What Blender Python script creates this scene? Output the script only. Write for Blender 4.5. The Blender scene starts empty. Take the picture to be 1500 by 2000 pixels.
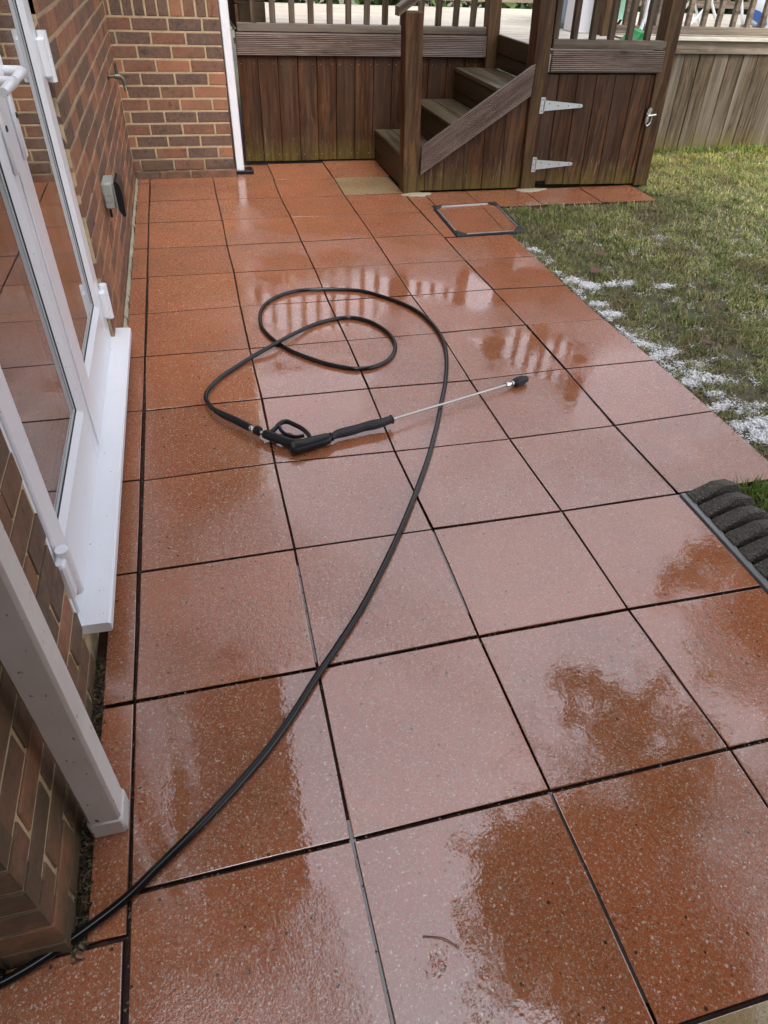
import bpy, math, random
import numpy as np
from mathutils import Vector, Matrix
random.seed(7); rng = np.random.default_rng(7)
PI = math.pi
scene = bpy.context.scene
COL = scene.collection

# ------------------------------------------------------------------ camera
F = 1309.35
CAM = np.array([0.31435933, -5.64048641, 1.47239341])
FW = np.array([0.20962953, 0.72836469, -0.65233453])
RT = np.array([0.96862863, -0.2457633, 0.03686431])
UP = np.array([0.13346923, 0.63959775, 0.75703413])
def at(px, py, ax=2, v=0.0):
    """point where the sight line of a photo pixel (1500x2000) meets the plane axis=ax, value=v"""
    d = FW + RT * (px - 750) / F - UP * (py - 1000) / F
    return CAM + d * (v - CAM[ax]) / d[ax]
cd = bpy.data.cameras.new('camera'); cam = bpy.data.objects.new('camera', cd); COL.objects.link(cam)
cd.sensor_fit = 'VERTICAL'; cd.sensor_height = 36.0; cd.sensor_width = 27.0
cd.lens = F / 2000 * 36.0; cd.clip_start = 0.02; cd.clip_end = 500
M = Matrix(((RT[0], UP[0], -FW[0], CAM[0]), (RT[1], UP[1], -FW[1], CAM[1]), (RT[2], UP[2], -FW[2], CAM[2]), (0, 0, 0, 1)))
cam.matrix_world = M
scene.camera = cam

# ------------------------------------------------------------------ world, sun, exposure
SUN_EL, SUN_AZ = math.radians(50), math.radians(174)   # azimuth from +y towards +x
w = bpy.data.worlds.new('World'); scene.world = w; w.use_nodes = True
nt = w.node_tree; nt.nodes.clear()
sky = nt.nodes.new('ShaderNodeTexSky'); sky.sky_type = 'NISHITA'; sky.sun_disc = False
sky.sun_elevation = SUN_EL; sky.sun_rotation = SUN_AZ; sky.air_density = 1.0; sky.dust_density = 3.0; sky.ozone_density = 1.0
hs = nt.nodes.new('ShaderNodeHueSaturation'); hs.inputs['Saturation'].default_value = 0.12; hs.inputs['Value'].default_value = 2.1
nt.links.new(sky.outputs[0], hs.inputs['Color'])
tc = nt.nodes.new('ShaderNodeTexCoord'); no = nt.nodes.new('ShaderNodeTexNoise'); no.inputs['Scale'].default_value = 2.2; no.inputs['Detail'].default_value = 5
nt.links.new(tc.outputs['Generated'], no.inputs['Vector'])
cr = nt.nodes.new('ShaderNodeValToRGB'); cr.color_ramp.elements[0].position = 0.3; cr.color_ramp.elements[0].color = (.79, .81, .89, 1)
cr.color_ramp.elements[1].position = 0.7; cr.color_ramp.elements[1].color = (1.13, 1.11, 1.19, 1)
nt.links.new(no.outputs['Fac'], cr.inputs['Fac'])
mx = nt.nodes.new('ShaderNodeMix'); mx.data_type = 'RGBA'; mx.blend_type = 'MULTIPLY'; mx.inputs['Factor'].default_value = 1
nt.links.new(hs.outputs[0], mx.inputs[6]); nt.links.new(cr.outputs[0], mx.inputs[7])
sx_ = nt.nodes.new('ShaderNodeSeparateXYZ'); nt.links.new(tc.outputs['Generated'], sx_.inputs[0])
zr = nt.nodes.new('ShaderNodeMapRange'); zr.inputs[1].default_value = 0.0; zr.inputs[2].default_value = 1.0; zr.inputs[3].default_value = 0.50; zr.inputs[4].default_value = 1.5
nt.links.new(sx_.outputs[2], zr.inputs[0])
mz = nt.nodes.new('ShaderNodeMix'); mz.data_type = 'RGBA'; mz.blend_type = 'MULTIPLY'; mz.inputs['Factor'].default_value = 1
nt.links.new(mx.outputs[2], mz.inputs[6]); nt.links.new(zr.outputs[0], mz.inputs[7])
bg = nt.nodes.new('ShaderNodeBackground'); bg.inputs['Strength'].default_value = 0.15
nt.links.new(mz.outputs[2], bg.inputs['Color'])
wo = nt.nodes.new('ShaderNodeOutputWorld'); nt.links.new(bg.outputs[0], wo.inputs['Surface'])
sd = bpy.data.lights.new('sun', 'SUN'); sun = bpy.data.objects.new('sun', sd); COL.objects.link(sun)
sd.energy = 1.5; sd.angle = math.radians(18); sd.color = (1.0, 0.95, 0.88)
sdir = Vector((math.sin(SUN_AZ) * math.cos(SUN_EL), math.cos(SUN_AZ) * math.cos(SUN_EL), math.sin(SUN_EL)))
sun.rotation_euler = (-sdir).to_track_quat('-Z', 'Y').to_euler(); sun.location = (0, 0, 12)
vs = scene.view_settings; vs.view_transform = 'Standard'; vs.look = 'None'; vs.gamma = 1; vs.use_curve_mapping = False
vs.exposure = 0.48
scene.cycles.max_bounces = 8; scene.cycles.transparent_max_bounces = 12

# ------------------------------------------------------------------ material helpers
class NT:
    def __init__(s, name):
        s.m = bpy.data.materials.new(name); s.m.use_nodes = True; s.t = s.m.node_tree; s.t.nodes.clear()
        s.out = s.t.nodes.new('ShaderNodeOutputMaterial')
    def n(s, typ, ins=None, **kw):
        x = s.t.nodes.new('ShaderNode' + typ)
        for k, v in kw.items(): setattr(x, k, v)
        for k, v in (ins or {}).items():
            if hasattr(v, 'is_output'): s.t.links.new(v, x.inputs[k])
            else: x.inputs[k].default_value = v
        return x
    def math(s, op, a, b=0.0, clamp=False):
        x = s.n('Math', {0: a, 1: b}, operation=op, use_clamp=clamp); return x.outputs[0]
    def mix(s, f, a, b, mode='MIX'):
        x = s.n('Mix', {}, data_type='RGBA', blend_type=mode)
        for i, v in ((0, f), (6, a), (7, b)):
            if hasattr(v, 'is_output'): s.t.links.new(v, x.inputs[i])
            else: x.inputs[i].default_value = v if i == 0 else (*v, 1) if len(v) == 3 else v
        return x.outputs[2]
    def ramp(s, f, lo, hi, a=0.0, b=1.0):
        x = s.n('MapRange', {0: f, 1: lo, 2: hi, 3: a, 4: b}); x.clamp = True; return x.outputs[0]
    def noise(s, v, sc, det=3, rough=.55, dist=0.0):
        return s.n('TexNoise', {'Vector': v, 'Scale': sc, 'Detail': det, 'Roughness': rough, 'Distortion': dist}).outputs['Fac']
    def vmap(s, v, scale=(1, 1, 1), loc=(0, 0, 0)):
        x = s.n('Mapping', {'Vector': v, 'Scale': scale})
        if hasattr(loc, 'is_output'): s.t.links.new(loc, x.inputs['Location'])
        else: x.inputs['Location'].default_value = loc
        return x.outputs[0]
    def rnd(s):
        r = s.n('ObjectInfo').outputs['Random']; return r
    def objv(s, scale=(1, 1, 1)):
        """object coordinates shifted by the object's own random number"""
        o = s.n('TexCoord').outputs['Object']; r = s.rnd()
        c = s.n('CombineXYZ', {0: s.math('MULTIPLY', r, 37.0), 1: s.math('MULTIPLY', r, 91.0), 2: s.math('MULTIPLY', r, 53.0)}).outputs[0]
        return s.vmap(o, scale, c)
    def pos(s): return s.n('NewGeometry').outputs['Position']
    def bump(s, h, dist=.002, st=1.0, nrm=None):
        i = {'Height': h, 'Distance': dist, 'Strength': st}
        if nrm is not None: i['Normal'] = nrm
        return s.n('Bump', i).outputs[0]
    def bsdf(s, color, rough=.6, normal=None, **kw):
        x = s.n('BsdfPrincipled')
        def put(k, v):
            if hasattr(v, 'is_output'): s.t.links.new(v, x.inputs[k])
            else: x.inputs[k].default_value = (*v, 1) if isinstance(v, tuple) and len(v) == 3 else v
        put('Base Color', color); put('Roughness', rough)
        if normal is not None: put('Normal', normal)
        for k, v in kw.items(): put(k.replace('_', ' '), v)
        s.t.links.new(x.outputs[0], s.out.inputs[0]); return s.m

COAT = 2.2
def m_slab(name, base, base2, wet=True):
    s = NT(name); p = s.pos(); r = s.rnd()
    v = s.objv()
    big = s.noise(v, 3.0, 4); col = s.mix(s.ramp(big, .3, .7), base, base2)
    col = s.mix(s.math('MULTIPLY', r, .55), col, s.mix(.6, col, (.20, .070, .035)))
    col = s.mix(s.math('MULTIPLY', s.ramp(s.noise(p, 2.1, 5, .65), .45, .7), .45), col, (.24, .105, .038))
    # aggregate chips at two sizes
    dv = s.n('TexNoise', {'Vector': v, 'Scale': 170.0, 'Detail': 2.0}).outputs['Color']
    dv = s.n('VectorMath', {0: s.n('VectorMath', {0: dv, 1: (.5, .5, .5)}, operation='SUBTRACT').outputs[0], 'Scale': .009}, operation='SCALE').outputs[0]
    v2 = s.n('VectorMath', {0: v, 1: dv}, operation='ADD').outputs[0]
    for sc, thr, lo, hi, mx_ in ((135, .28, .40, .76, .85), (210, .31, .36, .72, .8), (420, .38, .28, .62, .65)):
        vo = s.n('TexVoronoi', {'Vector': v2, 'Scale': sc, 'Randomness': 1.0}, feature='F1')
        cc = s.n('SeparateColor', {0: vo.outputs['Color']})
        m1 = s.math('LESS_THAN', vo.outputs['Distance'], s.math('MULTIPLY', cc.outputs[1], thr * 1.3))
        m2 = s.math('GREATER_THAN', cc.outputs[0], .36)
        chip = s.mix(s.ramp(cc.outputs[2], .0, 1.0), (lo, lo * .74, lo * .52), (hi, hi * .90, hi * .78))
        chip = s.mix(s.math('GREATER_THAN', cc.outputs[2], .78), chip, (.20, .17, .11))
        col = s.mix(s.math('MULTIPLY', s.math('MULTIPLY', m1, m2), mx_), col, chip)
    fl = s.noise(v2, 165, 2, .6)
    col = s.mix(s.ramp(fl, .58, .66, 0, .55), col, (.50, .36, .25))
    col = s.mix(s.ramp(fl, .40, .33, 0, .60), col, (.085, .035, .020))
    vo2 = s.n('TexVoronoi', {'Vector': v, 'Scale': 38, 'Randomness': 1.0}, feature='F1')
    c2 = s.n('SeparateColor', {0: vo2.outputs['Color']})
    dk = s.math('MULTIPLY', s.math('LESS_THAN', vo2.outputs['Distance'], .15), s.math('GREATER_THAN', c2.outputs[0], .80))
    col = s.mix(s.math('MULTIPLY', dk, .8), col, (.03, .02, .012))
    # damp dirt next to the slab rim
    stain = s.ramp(s.noise(p, 6.0, 5, .7), .56, .74)
    col = s.mix(s.math('MULTIPLY', stain, .30), col, (.13, .07, .035))
    fine = s.noise(v, 260, 2); mid = s.noise(v, 60, 3)
    puddle = s.noise(p, 1.15, 3, .5)
    pm = s.ramp(puddle, .44, .60)
    for (x, y, rad) in ((.80, -1.80, .30), (.78, -2.42, .36), (1.78, -3.0, .34), (2.0, -3.50, .42), (1.62, -4.35, .40), (1.25, -4.80, .42), (.62, -3.15, .40), (.33, -4.85, .45), (.75, -5.25, .5)):
        d = s.n('VectorMath', {0: p, 1: (x, y, 0)}, operation='DISTANCE').outputs['Value']
        d = s.math('ADD', d, s.math('MULTIPLY', s.math('SUBTRACT', s.noise(p, 5, 3), .5), .5))
        pm = s.math('MAXIMUM', pm, s.ramp(d, rad, rad * .55))
    # dry rims
    rr = s.ramp(pm, 0, 1, .17, .02)
    bn = s.bump(s.math('ADD', s.math('MULTIPLY', fine, .6), mid), .0016, s.ramp(pm, 0, 1, .8, .45))
    ripple = s.math('ADD', s.noise(p, 38, 2), s.math('MULTIPLY', s.noise(p, 110, 2), .25))
    cn = s.bump(s.math('ADD', ripple, s.math('ADD', s.math('MULTIPLY', mid, s.ramp(pm, 0, 1, .9, .05)), s.math('MULTIPLY', s.noise(v, 190, 2, .7), s.ramp(pm, 0, 1, 1.3, .10)))), .0012, s.ramp(pm, 0, 1, .95, .20))
    return s.bsdf(col, .45, bn, Coat_Weight=1.0, Coat_Roughness=rr, Coat_IOR=COAT, Coat_Normal=cn, Specular_IOR_Level=.0)

def m_brick(name, c1, c2, spot=0.0):
    s = NT(name); v = s.objv(); r = s.rnd()
    n1 = s.noise(v, 9, 4, .6); col = s.mix(s.ramp(n1, .35, .65), c1, c2)
    col = s.mix(s.ramp(r, 0, 1, 0, .35), col, (.20, .10, .06))
    n2 = s.noise(v, 55, 3, .7)
    if spot: col = s.mix(s.math('MULTIPLY', s.ramp(s.noise(v, 22, 3, .65), .56, .68), spot), col, (.022, .018, .018))
    col = s.mix(s.ramp(n2, .45, .75, 0, .35), col, (.34, .24, .15))
    col = s.mix(s.ramp(s.noise(s.pos(), 4.5, 5, .7), .35, .7, .05, .42), col, (.20, .145, .092))
    z = s.n('SeparateXYZ', {0: s.pos()}).outputs[2]
    moss = s.math('MULTIPLY', s.ramp(z, .14, .0), s.ramp(s.noise(v, 14, 4), .35, .65))
    col = s.mix(s.math('MULTIPLY', moss, .75), col, (.055, .045, .022))
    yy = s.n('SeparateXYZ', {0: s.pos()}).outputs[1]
    gr = s.math('MULTIPLY', s.ramp(yy, -4.3, -4.7), s.ramp(s.noise(s.pos(), 5, 5, .7), .30, .60))  # near pier: algae grime plus the dimmer light there, both in the colour
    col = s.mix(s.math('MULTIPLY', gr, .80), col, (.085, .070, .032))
    nb = s.noise(v, 120, 4, .7)
    return s.bsdf(col, s.ramp(n1, .3, .7, .45, .75), s.bump(s.math('ADD', nb, n2), .0022, .9), Specular_IOR_Level=.4)

def m_wood(name, dark, light, axis=2, grey=None, ribs=0, algae=0.0, wetness=.35, greyamt=.0, sat_r=.6, pale=0.0):
    s = NT(name); r = s.rnd()
    sc = [42, 42, 42]; sc[axis] = 1.9
    v = s.objv(tuple(sc)); vv = s.objv()
    warp = s.noise(vv, 2.2, 2); wv = s.n('VectorMath', {0: v, 1: s.n('CombineXYZ', {0: s.math('MULTIPLY', warp, 3.0), 1: s.math('MULTIPLY', warp, 3.0), 2: 0.0}).outputs[0]}, operation='ADD').outputs[0]
    g1 = s.noise(wv, 1.0, 5, .62, .4); g2 = s.noise(wv, 4.5, 3, .6)
    col = s.mix(s.ramp(g1, .40, .62), dark, light)
    lite = s.ramp(s.noise(s.vmap(wv, (1.6, 1.6, 1.6)), 1.0, 4, .7), .60, .70)
    col = s.mix(s.math('MULTIPLY', lite, .35), col, tuple(min(.6, x * 2.0) for x in light))
    blot = s.ramp(s.noise(vv, 3.2, 4, .6), .38, .62)
    col = s.mix(s.math('MULTIPLY', blot, .45), col, tuple(x * .8 for x in dark))
    col = s.mix(s.ramp(r, 0, 1, 0, sat_r), col, s.mix(.5, dark, (.05, .026, .014)))
    col = s.mix(s.ramp(g2, .55, .75, 0, .45), col, tuple(x * .35 for x in dark))
    # knots
    ks = [6.5, 6.5, 6.5]; ks[axis] = 2.6
    kn = s.n('TexVoronoi', {'Vector': s.objv(tuple(ks)), 'Scale': 1.0, 'Randomness': 1.0}, feature='F1')
    kd = s.math('ADD', kn.outputs['Distance'], s.math('MULTIPLY', s.math('SUBTRACT', g1, .5), .10))
    km = s.math('MULTIPLY', s.ramp(kd, .12, .05), s.math('GREATER_THAN', s.n('SeparateColor', {0: kn.outputs['Color']}).outputs[0], .55))
    col = s.mix(s.math('MULTIPLY', km, .85), col, (.012, .008, .006))
    if greyamt:
        gm = s.ramp(s.noise(s.objv(tuple(x * .22 for x in sc)), 1.0, 4, .6), .42, .68)
        col = s.mix(s.math('MULTIPLY', gm, greyamt), col, grey)
    z = s.n('SeparateXYZ', {0: s.pos()}).outputs[2]
    if algae:
        zz = s.math('ADD', z, s.math('MULTIPLY', s.math('SUBTRACT', s.noise(s.pos(), 7, 3), .5), .22))
        am = s.math('MULTIPLY', s.ramp(zz, .20, .02), s.ramp(g1, .30, .60))
        col = s.mix(s.math('MULTIPLY', am, algae), col, (.135, .105, .022))
        # pale scuffed bare fibres low on the boards
        sm = s.math('MULTIPLY', s.ramp(s.noise(wv, 2.2, 4, .7), .60, .66), s.math('MULTIPLY', s.ramp(zz, .34, .16), s.ramp(zz, .04, .12)))
        col = s.mix(s.math('MULTIPLY', sm, .55), col, (.30, .25, .14))
    h = s.math('ADD', s.math('MULTIPLY', g1, .6), s.math('MULTIPLY', g2, .5))
    nb = s.bump(h, .0025, .8)
    if ribs:
        o = s.n('SeparateXYZ', {0: s.n('TexCoord').outputs['Object']}).outputs[ribs[0]]
        wv_ = s.math('SINE', s.math('MULTIPLY', o, 2 * PI / ribs[1]))
        nb = s.bump(wv_, .0028, 1.0, nb)
        col = s.mix(s.ramp(wv_, -.9, 0, .5, 0), col, tuple(x * .35 for x in dark))
    return s.bsdf(col, s.ramp(g1, .3, .7, wetness, wetness + .25), nb, Specular_IOR_Level=.22)

def m_plain(name, c, rough=.4, bumpsc=0, bd=.0004, **kw):
    s = NT(name); v = s.objv()
    n = s.noise(v, 7, 4, .6)
    col = s.mix(s.ramp(n, .4, .75, 0, .16), c, tuple(x * .7 for x in c))
    nb = s.bump(s.noise(v, bumpsc, 2), bd, .8) if bumpsc else None
    return s.bsdf(col, rough, nb, **kw)

SLAB = m_slab('red_slab', (.47, .145, .054), (.38, .108, .040))
SLABY = m_slab('yellow_slab', (.46, .35, .17), (.40, .30, .14))
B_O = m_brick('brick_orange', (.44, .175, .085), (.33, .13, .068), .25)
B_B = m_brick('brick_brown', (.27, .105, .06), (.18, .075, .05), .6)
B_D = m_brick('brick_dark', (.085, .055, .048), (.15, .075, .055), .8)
def m_mortar():
    s = NT('mortar'); p = s.pos(); n = s.noise(p, 30, 4, .7)
    col = s.mix(s.ramp(n, .3, .7), (.60, .48, .29), (.42, .33, .19))
    z = s.n('SeparateXYZ', {0: p}).outputs[2]
    col = s.mix(s.math('MULTIPLY', s.ramp(z, .2, 0), s.ramp(s.noise(p, 9, 3), .35, .6)), col, (.10, .085, .05))
    return s.bsdf(col, .85, s.bump(s.noise(p, 160, 3, .7), .003, 1))
MORTAR = m_mortar()
W_BOARD = m_wood('wood_board', (.028, .010, .004), (.155, .060, .017), 2, (.30, .25, .19), algae=.85, greyamt=.10, wetness=.40)
W_BOARDX = m_wood('wood_tread', (.05, .038, .018), (.13, .10, .05), 1, (.32, .29, .2), greyamt=.35, wetness=.3)
W_RISER = m_wood('wood_riser', (.035, .023, .011), (.085, .058, .028), 1, (.2, .18, .12), greyamt=.15, wetness=.3)
W_POST = m_wood('wood_post', (.040, .017, .008), (.155, .078, .028), 2, (.30, .22, .12), algae=.4, greyamt=.22, sat_r=.2, wetness=.45)
W_RIB = m_wood('wood_ribbed', (.13, .085, .060), (.29, .21, .165), 0, (.42, .36, .33), ribs=(2, .0118), greyamt=.4, sat_r=.2)
W_RAIL = m_wood('wood_rail', (.06, .042, .025), (.18, .14, .09), 0, (.34, .30, .25), greyamt=.5, sat_r=.3)
W_BAL = m_wood('wood_baluster', (.04, .024, .014), (.13, .088, .052), 2, (.30, .26, .2), greyamt=.4, sat_r=.3)
W_PALE = m_wood('wood_pale_board', (.050, .034, .021), (.165, .120, .07), 2, (.30, .275, .21), algae=.8, greyamt=.55, sat_r=.2)
W_PALER = m_wood('wood_pale_rail', (.085, .06, .04), (.23, .175, .115), 0, (.46, .40, .31), greyamt=.5, sat_r=.2)
W_FLOOR = m_wood('wood_deck_floor', (.50, .45, .35), (.72, .67, .56), 0, (.78, .75, .68), greyamt=.5, sat_r=.0, wetness=.25)  # weathered pale, with the wet boards' sky reflection put into the colour
DARKGAP = m_plain('dark_backing', (.012, .009, .007), .9)
def m_upvc():
    s = NT('white_plastic'); v = s.pos()
    n = s.noise(v, 5, 4, .65); col = s.mix(s.ramp(n, .5, .8, 0, .3), (.86, .885, .92), (.74, .76, .77))
    sp = s.math('GREATER_THAN', s.noise(v, 85, 2), .735)
    col = s.mix(s.math('MULTIPLY', sp, .6), col, (.12, .10, .08))
    return s.bsdf(col, .28, s.bump(s.noise(v, 30, 2), .0005, .5))
UPVC = m_upvc()
def m_pipe():
    s = NT('downpipe_plastic'); v = s.pos()
    n = s.noise(v, 6, 4, .65); col = s.mix(s.ramp(n, .35, .75), (.74, .73, .71), (.60, .57, .52))
    sp = s.math('GREATER_THAN', s.noise(s.vmap(v, (1, 1, .5)), 75, 3, .6), .69)
    z = s.n('SeparateXYZ', {0: v}).outputs[2]
    col = s.mix(s.math('MULTIPLY', sp, s.ramp(z, 1.1, .15, .35, .95)), col, (.14, .06, .03))
    return s.bsdf(col, .34)
PIPE = m_pipe()
GASKET = m_plain('rubber_gasket', (.02, .022, .025), .5)
BLACK = m_plain('black_plastic', (.009, .009, .010), .30, 90, Specular_IOR_Level=.35)
RUBHOSE = m_plain('black_hose_rubber', (.006, .006, .007), .19)
def m_grip():
    s = NT('textured_black_grip'); v = s.n('TexCoord').outputs['Object']
    vo = s.n('TexVoronoi', {'Vector': v, 'Scale': 210.0}, feature='F1')
    return s.bsdf((.014, .014, .015), .36, s.bump(vo.outputs['Distance'], .0025, 1))
GRIP = m_grip()
BLUE = m_plain('blue_trigger_plastic', (.015, .035, .20), .35)
STEEL = m_plain('worn_steel', (.52, .51, .48), .3, 60, Metallic=1.0)
ZINC = m_plain('galvanised_steel', (.62, .66, .66), .42, 40, Metallic=.75)
CHROME = m_plain('bright_steel', (.75, .73, .70), .18, Metallic=1.0)
LEAD = m_plain('dark_wet_metal', (.10, .115, .12), .25, 30, .001, Metallic=.6)
GREY_PL = m_plain('grey_plastic', (.34, .36, .33), .4)
GREEN_PL = m_plain('green_plastic', (.02, .42, .10), .4)
MINT = m_plain('mint_plastic', (.42, .80, .60), .5)
BLUEGREY = m_plain('blue_grey_plastic', (.38, .45, .54), .45)
WHITE_PL = m_plain('plain_white_plastic', (.78, .80, .82), .4)
FOAM = m_plain('white_foam', (.96, .97, .96), .6, 200, .002)
SILT = m_plain('wet_silt', (.16, .15, .135), .15, 25, .002)
CEMENT = m_plain('old_cement', (.42, .38, .26), .8, 60, .004)
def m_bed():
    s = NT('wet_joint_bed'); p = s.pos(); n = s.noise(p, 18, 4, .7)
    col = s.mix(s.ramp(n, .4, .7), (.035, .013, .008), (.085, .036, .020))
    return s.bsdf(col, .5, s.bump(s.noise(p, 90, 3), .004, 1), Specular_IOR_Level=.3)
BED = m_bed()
def m_soil():
    s = NT('lawn_soil'); p = s.pos(); n = s.noise(p, 14, 5, .7)
    col = s.mix(s.ramp(n, .35, .65), (.045, .038, .016), (.12, .11, .04))
    return s.bsdf(col, .55, s.bump(s.noise(p, 40, 5, .7), .012, 1))
SOIL = m_soil()
def m_water():
    s = NT('joint_water'); p = s.pos()
    return s.bsdf((.10, .085, .08), .05, s.bump(s.noise(p, 60, 2), .0006, .6), Specular_IOR_Level=1.0, IOR=1.5, Coat_Weight=1.0, Coat_Roughness=.04)
WATER = m_water()
def m_glass():
    s = NT('double_glazing')
    f = s.n('Fresnel', {'IOR': 2.3}).outputs[0]
    f = s.ramp(f, .12, .60, .10, .88)
    gl = s.n('BsdfGlossy', {'Color': (.95, .97, .97, 1), 'Roughness': .012}).outputs[0]
    tr = s.n('BsdfTransparent', {'Color': (.80, .86, .84, 1)}).outputs[0]
    mxs = s.n('MixShader', {0: f, 1: tr, 2: gl}); s.t.links.new(mxs.outputs[0], s.out.inputs[0]); return s.m
GLASS = m_glass()
def m_edging():
    s = NT('crumb_rubber'); v = s.objv(); n = s.noise(v, 140, 3, .7)
    col = s.mix(s.ramp(n, .35, .7), (.045, .042, .036), (.17, .155, .12))
    vo = s.n('TexVoronoi', {'Vector': v, 'Scale': 170.0}, feature='F1')
    c = s.n('SeparateColor', {0: vo.outputs['Color']})
    sp = s.math('MULTIPLY', s.math('LESS_THAN', vo.outputs['Distance'], .3), s.math('GREATER_THAN', c.outputs[0], .82))
    col = s.mix(sp, col, (.45, .40, .27))
    return s.bsdf(col, .6, s.bump(s.math('ADD', n, vo.outputs['Distance']), .0045, 1))
EDGING = m_edging()
def m_leafcol(name, rough=.5, transl=.25):
    s = NT(name); a = s.n('Attribute', attribute_name='tint').outputs['Color']
    d = s.n('BsdfPrincipled', {'Base Color': a, 'Roughness': rough, 'Specular IOR Level': .3}).outputs[0]
    t = s.n('BsdfTranslucent', {'Color': a}).outputs[0]
    mxs = s.n('MixShader', {0: transl, 1: d, 2: t}); s.t.links.new(mxs.outputs[0], s.out.inputs[0]); return s.m
GRASS = m_leafcol('grass_blades', .5, .2)
LEAF = m_leafcol('tree_leaves', .45, .3)
BARK = m_plain('bark', (.10, .075, .05), .9, 25, .02)
DEADLEAF = m_plain('dead_leaf', (.13, .065, .035), .6, 40, .002)

# ------------------------------------------------------------------ geometry helpers
class MB:
    def __init__(s): s.v = []; s.f = []
    def add(s, vs, fs):
        b = len(s.v); s.v += [tuple(map(float, p)) for p in vs]; s.f += [tuple(b + i for i in f) for f in fs]; return s
    def hexa(s, p):   # 8 points: bottom 4 ccw, top 4 ccw
        return s.add(p, [(3, 2, 1, 0), (4, 5, 6, 7), (0, 1, 5, 4), (1, 2, 6, 5), (2, 3, 7, 6), (3, 0, 4, 7)])
    def box(s, x0, x1, y0, y1, z0, z1, lean=0.0):
        a, b = -lean * z0, -lean * z1
        return s.hexa([(x0 + a, y0, z0), (x1 + a, y0, z0), (x1 + a, y1, z0), (x0 + a, y1, z0), (x0 + b, y0, z1), (x1 + b, y0, z1), (x1 + b, y1, z1), (x0 + b, y1, z1)])
    def bbox(s, x0, x1, y0, y1, z0, z1, b=.003, lean=0.0, jit=0.0):
        """box with chamfered edges (24 points); jit roughens the points"""
        pts = {}; V = []
        X = (x0, x1); Y = (y0, y1); Z = (z0, z1); sg = (1, -1)
        for i in (0, 1):
            for j in (0, 1):
                for k in (0, 1):
                    for a in range(3):
                        q = [X[i] + (b * sg[i] if a != 0 else 0), Y[j] + (b * sg[j] if a != 1 else 0), Z[k] + (b * sg[k] if a != 2 else 0)]
                        if jit: q = [c + random.uniform(-jit, jit) for c in q]
                        q[0] -= lean * q[2]; pts[(i, j, k, a)] = len(V); V.append(q)
        P = lambda i, j, k, a: pts[(i, j, k, a)]
        Fs = []
        for a in range(3):
            o = [c for c in range(3) if c != a]
            for sd_ in (0, 1):
                ring = []
                for (u, v_) in ((0, 0), (1, 0), (1, 1), (0, 1)):
                    t = [0, 0, 0]; t[a] = sd_; t[o[0]] = u; t[o[1]] = v_; ring.append(P(*t, a))
                Fs.append(ring)
        for a in range(3):          # edges running along axis a
            o = [c for c in range(3) if c != a]
            for u in (0, 1):
                for v_ in (0, 1):
                    t0 = [0, 0, 0]; t1 = [0, 0, 0]; t1[a] = 1
                    for t in (t0, t1): t[o[0]] = u; t[o[1]] = v_
                    Fs.append([P(*t0, o[0]), P(*t1, o[0]), P(*t1, o[1]), P(*t0, o[1])])
        for i in (0, 1):
            for j in (0, 1):
                for k in (0, 1): Fs.append([P(i, j, k, 0), P(i, j, k, 1), P(i, j, k, 2)])
        c = Vector(((x0 + x1) / 2 - lean * (z0 + z1) / 2, (y0 + y1) / 2, (z0 + z1) / 2))
        out = []
        for f in Fs:
            p = [Vector(V[i]) for i in f]; nrm = (p[1] - p[0]).cross(p[2] - p[0]); m = sum(p, Vector()) / len(p)
            out.append(tuple(f) if nrm.dot(m - c) > 0 else tuple(reversed(f)))
        return s.add(V, out)
    def tube(s, pts, rad, n=12, cap=True, flat=1.0, up=(0, 0, 1)):
        pts = [Vector(p) for p in pts]; R = rad if hasattr(rad, '__len__') else [rad] * len(pts)
        b = len(s.v); upv = Vector(up)
        for i, p in enumerate(pts):
            t = (pts[min(i + 1, len(pts) - 1)] - pts[max(i - 1, 0)]).normalized()
            a = t.cross(upv)
            if a.length < 1e-4: a = t.cross(Vector((1, 0, 0)))
            a.normalize(); c = a.cross(t).normalized()
            for k in range(n):
                th = 2 * PI * k / n; s.v.append(tuple(p + a * R[i] * math.cos(th) + c * R[i] * flat * math.sin(th)))
        for i in range(len(pts) - 1):
            for k in range(n):
                q = b + i * n + k; q2 = b + i * n + (k + 1) % n; s.f.append((q, q2, q2 + n, q + n))
        if cap: s.f.append(tuple(b + k for k in range(n))[::-1]); s.f.append(tuple(b + (len(pts) - 1) * n + k for k in range(n)))
        return s
    def prism(s, poly, axis, a, b):
        """extrude a 2-D polygon (ccw in the other two axes) along axis from a to b"""
        o = [c for c in range(3) if c != axis]; V = []
        for w_ in (a, b):
            for (u, v_) in poly:
                q = [0, 0, 0]; q[axis] = w_; q[o[0]] = u; q[o[1]] = v_; V.append(q)
        n = len(poly); Fs = [tuple(range(n))[::-1], tuple(range(n, 2 * n))] + [(i, (i + 1) % n, n + (i + 1) % n, n + i) for i in range(n)]
        return s.add(V, Fs)
    def make(s, name, mat, parent=None, origin=None, smooth=False, label=None, kind=None):
        me = bpy.data.meshes.new(name)
        V = np.array(s.v, float)
        if origin is None: origin = (V.min(0) + V.max(0)) / 2
        origin = np.array(origin, float)
        me.from_pydata([tuple(p) for p in (V - origin)], [], s.f); me.validate()
        me.materials.append(mat)
        if smooth:
            me.polygons.foreach_set('use_smooth', [True] * len(me.polygons))
        me.update()
        o = bpy.data.objects.new(name, me); COL.objects.link(o); o.location = origin
        if smooth == 'auto':
            bpy_mod_auto(o)
        if parent is not None:
            o.parent = parent; o.location = Vector(origin) - world_loc(parent)
        if label: o['label'] = label
        if kind: o['kind'] = kind
        return o
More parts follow.
